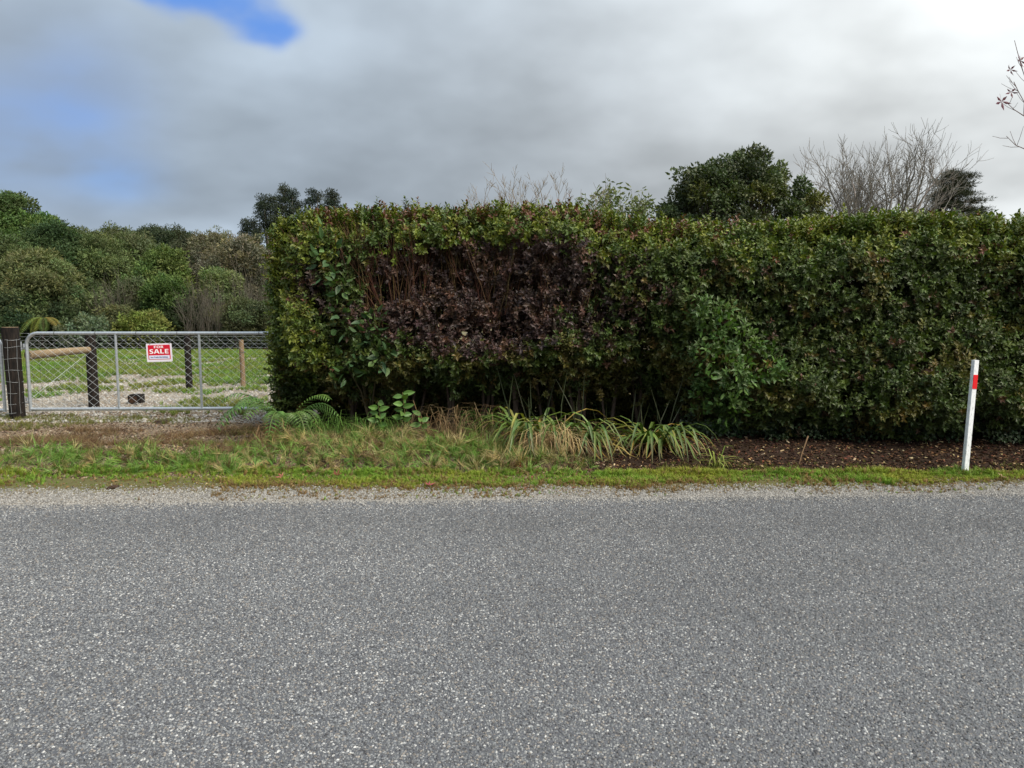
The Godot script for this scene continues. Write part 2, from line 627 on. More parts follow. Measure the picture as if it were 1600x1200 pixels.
# a bush-edge tree: trunk, limbs to each lobe, a crown of clumps on the lobes
func bush_tree(called: String, label: String, category: String, group: String, x: float, d: float, h: float, w: float, cm: ArrayMesh, cs: float, col: Color, dens := 1.0, low := 0.25, lobes := 13) -> void:
	var y0 := ground_y(x, d) - 0.1
	var t := thing(called, label, category, Vector3(x, y0, -d), 0.0, group)
	var trunk := MB.new()
	var pts := PackedVector3Array()
	var rad := PackedFloat32Array()
	var lean := Vector3(rnd(-0.3, 0.3), 0, rnd(-0.3, 0.3))
	for k in 5:
		pts.append(Vector3(0, h * 0.7 * k / 4.0, 0) + lean * k * 0.25 + ball() * 0.05)
		rad.append(lerpf(0.02 * h, 0.006 * h, k / 4.0))
	var bark := Color(0.16, 0.14, 0.115)
	trunk.tube(pts, rad, 7, bark)
	part(t, "trunk", trunk.mesh(M.bark))
	var limbs := MB.new()
	var b := PackedFloat32Array()
	var top := h - cs * 0.6
	for k in lobes:
		var f := (k + 0.5) / lobes
		var yy := lerpf(low * h, top, pow(f, 0.8))
		var fr := sin(PI * clampf(0.18 + 0.74 * (yy / h - low) / (1.0 - low), 0, 1))
		var a := k * 2.4 + rnd(-0.5, 0.5)
		var lr := w * rnd(0.16, 0.27) * (0.6 + 0.5 * fr)
		var off := maxf(0.0, w * 0.5 * fr - lr * 0.6) * rnd(0.55, 1.05)
		var c := Vector3(cos(a) * off, minf(yy, h - lr * 0.8), sin(a) * off)
		var s0 := pts[clampi(int(f * 3.0), 0, 3)]
		if c.y > h - lr * 0.8 + 0.01: continue
		limbs.tube(PackedVector3Array([s0, s0.lerp(c, 0.5) + Vector3(0, -0.1, 0) + ball() * 0.1, c]), PackedFloat32Array([0.01 * h, 0.007 * h, 0.003 * h]), 4, bark)
		var lc := vary(col, 0.3)
		var cnt := int(26 * dens * pow(lr / (cs * 1.6), 2.0)) + 5
		for j in cnt:
			var n := ball()
			if n.y < -0.35: n.y = -n.y * 0.6
			var p := c + Vector3(n.x, n.y * 0.85, n.z) * lr * pow(R.randf(), 0.25) * (1.0 + 0.9 * nb.get_noise_3d((x + n.x) * 60, (c.y + n.y) * 60, n.z * 60))
			push(b, Transform3D(facing((n + Vector3(0, 0.5, 0)).normalized(), rnd(0, TAU)) * (cs * rnd(0.45, 1.35)), p + ball() * cs * 0.45), vary(lc * 1.6, 0.3))
	part(t, "branches", limbs.mesh(M.bark))
	many(t, "crown", cm, b)

func twig_shrub(label: String, x: float, d: float, h: float, w: float, stems: int, col: Color, group: String) -> void:
	var t := thing("dead_shrub", label, "shrub", Vector3(x, ground_y(x, d), -d), 0.0, group)
	var mb := MB.new()
	var tips := []
	for k in stems:
		var at := Vector3(rnd(-0.5, 0.5) * w * 0.7, 0, rnd(-0.5, 0.5) * w * 0.5)
		grow(mb, at, (Vector3(at.x * 0.25 / w, 1, 0) + ball() * 0.22).normalized(), h * rnd(0.45, 0.7), rnd(0.012, 0.022), 2, {"levels": 2, "kids": 3, "spread": 0.45, "ratio": 0.6, "taper": 0.5, "thin": 0.6, "wobble": 0.12, "up": 0.08, "from": 0.4, "least": 0.008}, tips, col)
	part(t, "stems", mb.mesh(M.dead)).set_meta("kind", "stuff")

func frond_mesh(l: float, droop: float, pairs: int, pl: float, col: Color, m: Material, rise := 0.5, pw := 0.95) -> ArrayMesh:
	# a fern frond that leaves the origin along +x, rises and bends over
	var mb := MB.new()
	var prev := Vector3.ZERO
	for k in pairs:
		var t := (k + 1.0) / pairs
		var p := Vector3(l * t * (1.0 - 0.15 * t), l * (rise * t - droop * t * t), 0)
		var dir := (p - prev).normalized()
		var side := Vector3(0, 0, 1)
		var up := side.cross(dir)
		mb.quad(prev + side * 0.006, prev - side * 0.006, p - side * 0.005, p + side * 0.005, Color(col.r * 1.1, col.g * 0.9, col.b))
		if t > 0.12:
			var ll := pl * sin(PI * clampf(0.12 + 0.88 * (1.0 - t), 0, 1)) * (1.0 if t < 0.8 else 1.05 - 0.4 * (t - 0.8)) + 0.01
			for s in [-1, 1]:
				var pd: Vector3 = (side * s + dir * 0.45 + up * -0.22).normalized()
				mb.leaf(p, pd, up, ll * rnd(0.9, 1.08), l / pairs * pw, vary(col, 0.22), 0.18, 0.1)
		prev = p
	return mb.mesh(m)

func build_hill_bush() -> void:
	R.seed = 7
	var broad := clump(34, 0.42, 0.24, 0.8, 0.9, M.soft)
	var feather := clump(60, 0.5, 0.12, 0.75, 1.0, M.soft)
	var fine := clump(46, 0.36, 0.16, 0.7, 0.8, M.soft)
	var g := "trees and shrubs of the bush beyond the paddock"
	var sp := {"b": broad, "f": feather, "n": fine}
	# kind, x, D, height above eye-level-free ground, crown width, clump size, colour, density, low, name, label
	var list := [
		["b", 18, 303, 62, 4.6, 0.5, Color(0.06, 0.09, 0.03), 1.0, "broadleaf_tree", "tall bright green tree at the picture's edge, highest on the near hillside"],
		["b", 63, 334, 65, 4.2, 0.5, Color(0.05, 0.09, 0.025), 1.0, "broadleaf_tree", "mid-green bushy tree beside the tall tree at the hillside's outer end"],
		["n", 82, 350, 58, 4.4, 0.5, Color(0.032, 0.055, 0.022), 1.1, "evergreen_tree", "dark round evergreen tree above the pale olive tree near the gate post"],
		["f", 52, 393, 50, 5.0, 0.5, Color(0.085, 0.105, 0.045), 1.0, "feathery_tree", "wide pale olive feathery tree above the dark gate post"],
		["n", 6, 372, 55, 4.4, 0.5, Color(0.05, 0.07, 0.028), 1.0, "evergreen_tree", "olive-dark tree just below the tallest hillside tree"],
		["n", 122, 362, 68, 4.6, 0.5, Color(0.055, 0.07, 0.03), 1.0, "evergreen_tree", "olive tree on the skyline next to the dark round evergreen"],
		["f", 150, 374, 60, 5.2, 0.5, Color(0.07, 0.095, 0.035), 1.0, "feathery_tree", "large feathery green tree in the middle of the hillside"],
		["n", 183, 360, 76, 5.0, 0.55, Color(0.06, 0.075, 0.032), 1.0, "evergreen_tree", "pale olive tree on the skyline above the large feathery tree"],
		["f", 207, 370, 63, 4.6, 0.5, Color(0.075, 0.09, 0.042), 0.95, "feathery_tree", "grey-olive feathery tree above the for-sale sign's outer corner"],
		["n", 236, 357, 84, 5.0, 0.55, Color(0.03, 0.042, 0.022), 1.1, "ridge_tree", "dark tree on the ridge, first from the sky's low dip"],
		["n", 276, 361, 86, 5.6, 0.55, Color(0.034, 0.045, 0.024), 1.1, "ridge_tree", "dark broad tree on the ridge beside the low dip of the skyline"],
		["b", 252, 394, 54, 3.6, 0.45, Color(0.065, 0.095, 0.028), 1.0, "broadleaf_tree", "fresh green leafy tree high above the for-sale sign"],
		["n", 304, 372, 78, 4.6, 0.55, Color(0.045, 0.05, 0.028), 1.0, "ridge_tree", "brownish dark tree on the ridge at the lowest point of the skyline"],
		["f", 334, 367, 70, 4.6, 0.5, Color(0.085, 0.09, 0.055), 0.6, "feathery_tree", "sparse grey-olive tree on the slope toward the hedge"],
		["f", 378, 374, 58, 4.2, 0.5, Color(0.085, 0.085, 0.055), 0.5, "feathery_tree", "thin greyish tree nearest the hedge on the slope"],
		["f", 345, 424, 50, 2.6, 0.42, Color(0.085, 0.11, 0.045), 0.9, "feathery_tree", "small olive feathery tree above the tall grey dead stems"],
		["b", 258, 432, 50, 2.9, 0.42, Color(0.05, 0.085, 0.025), 1.0, "broadleaf_tree", "mid-green small tree right above the for-sale sign"],
		["n", 205, 438, 51, 2.6, 0.42, Color(0.05, 0.06, 0.028), 0.9, "evergreen_tree", "dull green small tree between the dead grey shrub and the sign"],
		["n", 118, 432, 52, 3.2, 0.45, Color(0.04, 0.06, 0.025), 1.0, "evergreen_tree", "dark small tree under the large feathery tree"],
		["n", 18, 462, 48, 3.0, 0.42, Color(0.028, 0.045, 0.02), 1.0, "evergreen_shrub", "dark low shrub behind the dark gate post"],
		["n", 102, 478, 49, 2.4, 0.4, Color(0.03, 0.045, 0.02), 1.0, "evergreen_shrub", "dark low shrub beside the tree fern"],
		["b", 140, 497, 47.6, 2.6, 0.36, Color(0.075, 0.10, 0.06), 1.1, "low_shrub", "pale grey-green low shrub along the back fence"],
		["b", 226, 490, 47.4, 2.3, 0.36, Color(0.10, 0.115, 0.03), 1.0, "low_shrub", "yellow-green low shrub right behind the for-sale sign"],
		["n", 185, 480, 48.5, 2.2, 0.38, Color(0.06, 0.07, 0.03), 1.0, "low_shrub", "olive low shrub between the grey-green and the yellow-green ones"],
		["n", 285, 470, 49.5, 2.4, 0.4, Color(0.028, 0.04, 0.02), 1.0, "evergreen_shrub", "dark low shrub behind the thicket of grey stems"],
		["n", 385, 470, 48.5, 2.6, 0.4, Color(0.05, 0.06, 0.03), 0.9, "evergreen_shrub", "olive low shrub by the hedge's outer end"],
	]
	for a in list:
		var xy := seen_at(a[1], a[2], a[3])
		var h: float = xy.y - ground_y(xy.x, a[3]) + 0.1
		bush_tree(a[8], a[9], "tree" if a[3] > 49.8 else "shrub", g, xy.x, a[3], h, a[4] * 1.18, sp[a[0]], a[5], a[6], a[7], 0.12 if a[3] < 58 else 0.2, 21)
	# tall dark trees far back, their heads above the hedge's end
	var far := [
		[392, 345, 88, 3.2, "podocarp_tree", "lowest of the dark tall trees above the hedge's outer end"],
		[418, 306, 90, 3.4, "podocarp_tree", "dark tall tree with a round head, outermost of those above the hedge end"],
		[449, 293, 92, 3.6, "podocarp_tree", "tallest dark tree above the hedge's outer end"],
		[491, 296, 92, 2.6, "podocarp_tree", "slender dark tree next to the tallest one above the hedge"],
		[519, 298, 94, 2.8, "podocarp_tree", "dark tree nearest the hedge's middle among the tall far trees"],
	]
	for a in far:
		var xy := seen_at(a[0], a[1], a[2])
		bush_tree(a[4], a[5], "tree", "tall dark trees far beyond the hedge", xy.x, a[2], xy.y - ground_y(xy.x, a[2]) + 0.1, a[3], fine, 0.5, Color(0.022, 0.03, 0.02), 0.8, 0.55, 10)
	# grey dead shrubs
	var gd := "grey dead shrubs at the edge of the bush"
	var p := seen_at(168, 416, 49)
	twig_shrub("grey leafless shrub in the middle of the bush edge", p.x, 49, 4.0, 1.6, 20, Color(0.115, 0.105, 0.085), gd)
	p = seen_at(318, 440, 48)
	twig_shrub("wide thicket of tall grey dead stems behind the black fence post", p.x, 48, 3.6, 3.2, 60, Color(0.115, 0.105, 0.085), gd)
	p = seen_at(385, 400, 50)
	twig_shrub("leafless brown-grey stems beside the hedge's outer end", p.x, 50, 4.4, 2.0, 34, Color(0.115, 0.105, 0.085), gd)
	p = seen_at(350, 390, 62)
	twig_shrub("bare grey branches among the sparse trees up the slope", p.x, 62, 5.6, 2.6, 30, Color(0.115, 0.105, 0.085), gd)
	# tree fern
	p = seen_at(66, 498, 47.5)
	var tf := thing("tree_fern", "tree fern with hanging yellow-green fronds above the gate rail", "fern", Vector3(p.x, ground_y(p.x, 47.5), -47.5))
	var tm := MB.new()
	var hh := p.y - ground_y(p.x, 47.5)
	tm.tube(PackedVector3Array([Vector3.ZERO, Vector3(0, hh * 0.5, 0), Vector3(0.05, hh, 0)]), PackedFloat32Array([0.11, 0.1, 0.09]), 8, Color(0.06, 0.04, 0.03))
	part(tf, "trunk", tm.mesh(M.bark))
	for k in 12:
		var col: Color = [Color(0.10, 0.14, 0.035), Color(0.13, 0.15, 0.03), Color(0.07, 0.11, 0.03), Color(0.15, 0.13, 0.035)][k % 4]
		var fm := frond_mesh(rnd(1.3, 1.8), rnd(0.75, 1.15), 22, 0.42, col, M.soft, 0.45)
		part(tf, "frond", fm, Transform3D(Basis(Vector3.UP, TAU * k / 12.0 + rnd(-0.2, 0.2)), Vector3(0.05, hh, 0)))
	# undergrowth and the far wood that fills the slope
	var b := PackedFloat32Array()
	for k in 5200:
		var d := 47.2 + pow(R.randf(), 1.3) * 34.0
		var x := rnd(-0.66 * d - 8.0, -6.0)
		var y := ground_y(x, d) + rnd(0.1, 1.0) * (0.7 + 0.02 * (d - 47.0))
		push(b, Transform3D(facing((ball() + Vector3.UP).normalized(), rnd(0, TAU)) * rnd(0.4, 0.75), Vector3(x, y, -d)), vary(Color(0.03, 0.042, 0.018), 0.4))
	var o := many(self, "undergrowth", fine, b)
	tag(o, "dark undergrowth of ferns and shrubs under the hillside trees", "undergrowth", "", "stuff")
	b = PackedFloat32Array()
	for k in 5200:
		var d := 80.0 + R.randf() * 34.0
		var x := rnd(-0.66 * d - 20.0, 26.0)
		var crown := 3.4 + 1.2 * na.get_noise_2d(x * 14, d * 14)
		var y := ground_y(x, d) + crown * sqrt(R.randf())
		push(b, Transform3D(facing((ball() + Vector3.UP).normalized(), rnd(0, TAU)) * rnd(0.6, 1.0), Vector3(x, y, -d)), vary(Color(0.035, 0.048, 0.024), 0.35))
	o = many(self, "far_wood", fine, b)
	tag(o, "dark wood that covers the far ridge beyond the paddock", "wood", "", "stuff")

# where a sight line through that point of the photograph stands at distance d
func seen_at(u: float, v: float, d: float) -> Vector2:
	var a := (u - 800.0) / 1202.0
	var b := (600.0 - v) / 1202.0
	var c := cos(deg_to_rad(PITCH))
	var s := sin(deg_to_rad(PITCH))
	var t := d / (c + b * s)
	return Vector2(a * t, 1.6 + (b * c - s) * t)

func build_back_trees() -> void:
	R.seed = 41
	# the broad evergreen
	var t := thing("evergreen_tree", "large dark evergreen tree with a broad rounded crown behind the hedge", "tree", Vector3(5.95, 0, -21))
	var mb := MB.new()
	var tips := []
	var bark := Color(0.15, 0.13, 0.11)
	var o := {"levels": 2, "kids": 4, "limbs": 4, "spread": 0.6, "ratio": 0.6, "taper": 0.5, "thin": 0.6, "wobble": 0.12, "up": 0.03, "from": 0.35, "least": 0.006}
	var rosette := clump(20, 0.62, 0.34, 0.85, 0.9, M.leaf)
	var b := PackedFloat32Array()
	for k in 62:
		# limbs fan out to lobes that fill a broad uneven dome
		var f := (k + 0.5) / 62.0
		var az := k * 2.4
		var up := lerpf(0.05, 1.0, pow(f, 0.75))
		var out := sqrt(maxf(0.0, 1.0 - up * up)) * rnd(0.8, 1.02)
		var c := Vector3(cos(az) * out * 2.6 * rnd(0.78, 1.08) + 0.1, 2.45 + up * 3.0 * rnd(0.8, 1.05), sin(az) * out * 1.7)
		var root := Vector3(clampf(c.x * 0.25, -0.5, 0.5), 0.0, 0.0)
		mb.tube(PackedVector3Array([root, root.lerp(c, 0.4) + Vector3(0, 0.35, 0), root.lerp(c, 0.75) + ball() * 0.12, c]), PackedFloat32Array([0.06, 0.042, 0.026, 0.012]), 6, vary(bark, 0.15))
		grow(mb, root.lerp(c, 0.7), (c - root).normalized(), 0.55, 0.018, 2, o, tips, bark)
		var lr := rnd(0.26, 0.5)
		var lc := vary(Color(0.055, 0.078, 0.026) if R.randf() < 0.75 else Color(0.09, 0.105, 0.028), 0.25)
		for j in int(130 * lr):
			var n := ball()
			var p := c + Vector3(n.x, n.y * 0.8, n.z) * lr * pow(R.randf(), 0.4) * (1.0 + 0.8 * nb.get_noise_3d(c.x * 50 + n.x * 70, c.y * 50 + n.y * 70, n.z * 70))
			push(b, Transform3D(facing((n + Vector3(0, 0.6, 0)).normalized(), rnd(0, TAU)) * rnd(0.11, 0.2), p), vary(lc, 0.3))
	part(t, "trunk", mb.mesh(M.bark))
	many(t, "crown", rosette, b)

	# bare trees
	var grey := Color(0.22, 0.205, 0.18)
	var bare := [
		[10.45, 24.0, "leafless grey tree with a straight stem beside the broad evergreen", 1.95, [[0.0, 0.0], [-0.32, 0.06], [-0.55, 0.0]]],
		[11.1, 25.0, "slender leafless tree between the two larger leafless ones", 1.75, [[0.05, 0.0], [-0.3, 0.1]]],
		[11.6, 24.0, "largest leafless tree, thick grey stem beside the dark conifer", 2.05, [[0.0, 0.0], [0.22, 0.1], [0.4, -0.1], [-0.2, 0.1]]],
	]
	for a in bare:
		var bt := thing("leafless_tree", a[2], "tree", Vector3(a[0], 0, -a[1]), 0.0, "leafless trees behind the hedge")
		var m := MB.new()
		tips = []
		var bo := {"levels": 4, "kids": 4, "limbs": 5, "spread": 0.68, "ratio": 0.64, "taper": 0.6, "thin": 0.56, "wobble": 0.22, "up": 0.1, "from": 0.25, "least": 0.0065}
		m.tube(PackedVector3Array([Vector3(0, -0.1, 0), Vector3(0.02, 1.2, 0), Vector3(0, 2.6, 0)]), PackedFloat32Array([0.16, 0.13, 0.11]), 9, grey)
		for s in a[4]:
			grow(m, Vector3(s[0] * 0.1, 2.2, 0), Vector3(s[0], 1.0, s[1]).normalized(), a[3] * 1.04, 0.07, 4, bo, tips, grey)
		part(bt, "trunk", m.mesh(M.bark))

	# layered conifer
	var cf := thing("conifer", "dark conifer with layered boughs beside the leafless trees", "tree", Vector3(15.75, 0, -28))
	var needles := clump(60, 0.55, 0.07, 0.35, 1.0, M.soft)
	var cm := MB.new()
	b = PackedFloat32Array()
	cm.tube(PackedVector3Array([Vector3(0, -0.1, 0), Vector3(0.05, 3.2, 0), Vector3(-0.05, 6.4, 0)]), PackedFloat32Array([0.17, 0.1, 0.02]), 8, Color(0.1, 0.08, 0.065))
	for k in 66:
		var f := (k + 0.5) / 66.0
		var y := lerpf(1.6, 6.25, f)
		var l := lerpf(4.2, 0.45, pow(f, 0.8)) * rnd(0.55, 1.12)
		var az := k * 2.4 + rnd(-0.3, 0.3)
		var d := Vector3(cos(az), 0, sin(az))
		var pts := PackedVector3Array([Vector3(0, y, 0), d * l * 0.5 + Vector3(0, y + 0.06, 0), d * l + Vector3(0, y + 0.02, 0)])
		cm.tube(pts, PackedFloat32Array([0.035, 0.022, 0.008]), 4, Color(0.1, 0.08, 0.065))
		var n := int(l * 9) + 3
		for j in n:
			var q := rnd(0.3, 1.02)
			var p := pts[0].lerp(pts[2], q) + Vector3(rnd(-0.25, 0.25), rnd(-0.06, 0.1), rnd(-0.25, 0.25)) * (0.4 + l * 0.25)
			push(b, Transform3D(Basis(Vector3.UP, rnd(0, TAU)) * rnd(0.2, 0.34), p), vary(Color(0.042, 0.05, 0.03), 0.25))
	part(cf, "trunk", cm.mesh(M.bark))
	many(cf, "crown", needles, b)

	# a small leafy tree, twiggy bushes
	var small := clump(9, 0.9, 0.34, 0.9, 1.0, M.leaf)
	var sl := [
		[2.35, 16.0, 4.0, 0.55, "small thin leafy tree poking over the hedge beside the evergreen", Color(0.12, 0.15, 0.05), 0.8],
		[2.95, 17.0, 3.4, 0.5, "short leafy sapling just over the hedge under the evergreen's edge", Color(0.10, 0.12, 0.04), 0.9],
		[13.3, 19.0, 3.55, 1.0, "leafy shrub top showing over the hedge at the picture's edge", Color(0.06, 0.09, 0.03), 1.0],
		[12.3, 18.5, 3.45, 0.9, "leafy shrub top over the hedge below the conifer", Color(0.07, 0.10, 0.03), 1.0],
	]
	for a in sl:
		var st := thing("small_tree", a[4], "tree", Vector3(a[0], 0, -a[1]))
		var m := MB.new()
		tips = []
		for k in 4:
			grow(m, Vector3(0, 0.0, 0), Vector3(rnd(-0.2, 0.2) * a[3] * 1.6, 1, rnd(-0.2, 0.2)).normalized(), a[2] * 0.56, 0.03, 3, {"levels": 3, "kids": 4, "spread": 0.45, "ratio": 0.5, "taper": 0.6, "thin": 0.6, "wobble": 0.1, "up": 0.1, "from": 0.4, "mid_tips": true}, tips, bark)
		part(st, "trunk", m.mesh(M.bark))
		b = PackedFloat32Array()
		for tip in tips:
			if tip[0].y > a[2] or R.randf() > a[6]: continue
			push(b, Transform3D(facing(tip[1], rnd(0, TAU)) * rnd(0.08, 0.14), tip[0]), vary(a[5], 0.3))
		many(st, "crown", small, b)
	var tw := [
		[0.45, 14.0, 3.72, 0.62, 15, "twiggy bush with pale bare shoots above the middle of the hedge"],
		[-0.36, 14.0, 3.55, 0.3, 3, "thin bare sapling above the hedge beside the twiggy bush"],
	]
	for a in tw:
		var st := thing("twiggy_bush", a[5], "shrub", Vector3(a[0], 0, -a[1]))
		var m := MB.new()
		tips = []
		for k in a[4]:
			grow(m, Vector3(rnd(-0.1, 0.1), 0, 0), Vector3(rnd(-0.28, 0.28) * a[3], 1, rnd(-0.15, 0.15)).normalized(), a[2] * 0.71, 0.02, 3, {"levels": 3, "kids": 5, "spread": 0.62, "ratio": 0.36, "taper": 0.55, "thin": 0.6, "wobble": 0.09, "up": 0.04, "from": 0.45, "least": 0.004}, tips, Color(0.26, 0.23, 0.19))
		part(st, "stems", m.mesh(M.dead)).set_meta("kind", "stuff")


# ---------------------------------------------------------------- the hedge
func hedge_front(x: float) -> float:
	return 8.72 - 0.115 * x

func hedge_top(x: float) -> float:
	var y := 2.56
	y = lerpf(2.42, 2.57, smoothstep(-2.9, -2.0, x))
	y = lerpf(y, 2.36, smoothstep(0.2, 2.2, x))
	y += 0.09 * exp(-pow((x - 4.2) / 0.7, 2.0))
	return y + 0.05 * na.get_noise_1d(x * 60.0) + 0.03 * nb.get_noise_1d(x * 200.0)

func hedge_low(x: float) -> float:
	var y := 0.55
	y = lerpf(y, 0.72, smoothstep(-1.9, -0.9, x))
	y = lerpf(y, 0.2, smoothstep(1.7, 2.3, x))
	return y + 0.14 * nb.get_noise_1d(x * 130.0) + 0.1 * na.get_noise_1d(x * 60.0 + 300)

# depth of the leaf surface behind hedge_front
func hedge_face(x: float, y: float) -> float:
	var s := 0.26 * na.get_noise_2d(x * 55, y * 70) + 0.13 * nb.get_noise_2d(x * 190, y * 190)
	var top := hedge_top(x)
	s += 0.30 * pow(smoothstep(top - 0.45, top, y), 2.0)
	s += 0.40 * pow(1.0 - smoothstep(0.0, 0.5, y - hedge_low(x)), 2.0)
	s += 0.5 * pow(1.0 - smoothstep(-2.9, -2.35, x), 2.0)
	s -= 0.22 * exp(-pow((x - 2.35) / 0.45, 2.0) - pow((y - 0.95) / 0.55, 2.0))
	s -= 0.38 * smoothstep(2.5, 3.2, x) * (1.0 - smoothstep(0.6, 1.4, y))
	return s

func sprig(n: int, ll: float, lw: float, h: float) -> ArrayMesh:
	var mb := MB.new()
	var s := Vector3(0.0022, 0, 0)
	mb.quad(Vector3.ZERO - s, s, Vector3(0, h, 0) + s * 0.4, Vector3(0, h, 0) - s * 0.4, Color(0.9, 0.6, 0.5))
	for k in n:
		var f := (k + 0.6) / n
		var a := k * 2.4 + rnd(-0.4, 0.4)
		var d := Vector3(cos(a), lerpf(0.25, 1.1, f) + rnd(-0.2, 0.3), sin(a)).normalized()
		mb.leaf(Vector3(0, h * f, 0), d, (Vector3.UP + ball() * 0.5).normalized(), ll * rnd(0.7, 1.2), lw * rnd(0.8, 1.2), vary(Color(1, 1, 1), 0.3))
	return mb.mesh(M.leaf)

func hedge_tint(x: float, y: float) -> Color:
	var top := hedge_top(x)
	var n := na.get_noise_2d(x * 75, y * 90) + 0.5 * nb.get_noise_2d(x * 220, y * 220)
	var young_or_lit := smoothstep(top - 0.5, top - 0.14, y + 0.24 * n)
	young_or_lit = maxf(young_or_lit, (1.0 - smoothstep(-2.55, -1.95, x + 0.4 * n)) * smoothstep(0.2, 1.2, y))  # outer end: young leaf colour, its yellow also stands in for missing light
	var purple := 0.9 * exp(-pow((x + 0.35 + 0.5 * n) / 1.75, 2.0)) * smoothstep(-2.3, -1.5, x + 0.4 * n) * smoothstep(0.75, 1.4, y + 0.35 * n)
	purple = maxf(purple, 0.6 * smoothstep(0.1, 0.45, n) * smoothstep(1.0, 1.5, y) * (1.0 - smoothstep(1.6, 3.0, x)))
	# each twig's neighbours are of its own kind: the pick follows patches a hand wide more than chance
	var patch := clampf(0.5 + 0.95 * nc.get_noise_2d(x * 260, y * 260), 0.0, 1.0)
	var pick := clampf(0.42 * patch + 0.58 * R.randf(), 0.0, 1.0)
	if 0.12 + pick * 0.76 < young_or_lit:
		var q := R.randf()
		var red := 0.3 if y > top - 0.1 and x > -2.3 and x < 2.5 else 0.05
		if q < red: return vary(Color(0.14, 0.065, 0.04), 0.3)
		if patch > 0.35 and q < 0.85: return vary(Color(0.135, 0.165, 0.022), 0.3)
		return vary(Color(0.075, 0.115, 0.022), 0.25)
	if 0.1 + pick * 0.8 < purple:
		return vary(Color(0.066, 0.042, 0.038) if R.randf() < 0.7 else Color(0.095, 0.052, 0.036), 0.35)
	var other := clampf(0.5 + 0.9 * na.get_noise_2d(x * 210 + 900, y * 210), 0.0, 1.0) * 0.7 + 0.3 * R.randf()
	var olive := 0.36 + 0.35 * n - 0.13 * smoothstep(1.5, 3.5, x) + 0.2 * (1.0 - smoothstep(0.7, 1.3, y)) * (1.0 - smoothstep(2.6, 3.4, x))
	if other < olive: return vary(Color(0.09, 0.09, 0.02) if R.randf() < 0.85 else Color(0.12, 0.09, 0.025), 0.3)
	if R.randf() < 0.03: return vary(Color(0.09, 0.05, 0.03), 0.3)
	return vary(Color(0.046, 0.07, 0.016) if patch < 0.55 else Color(0.068, 0.102, 0.022), 0.28)

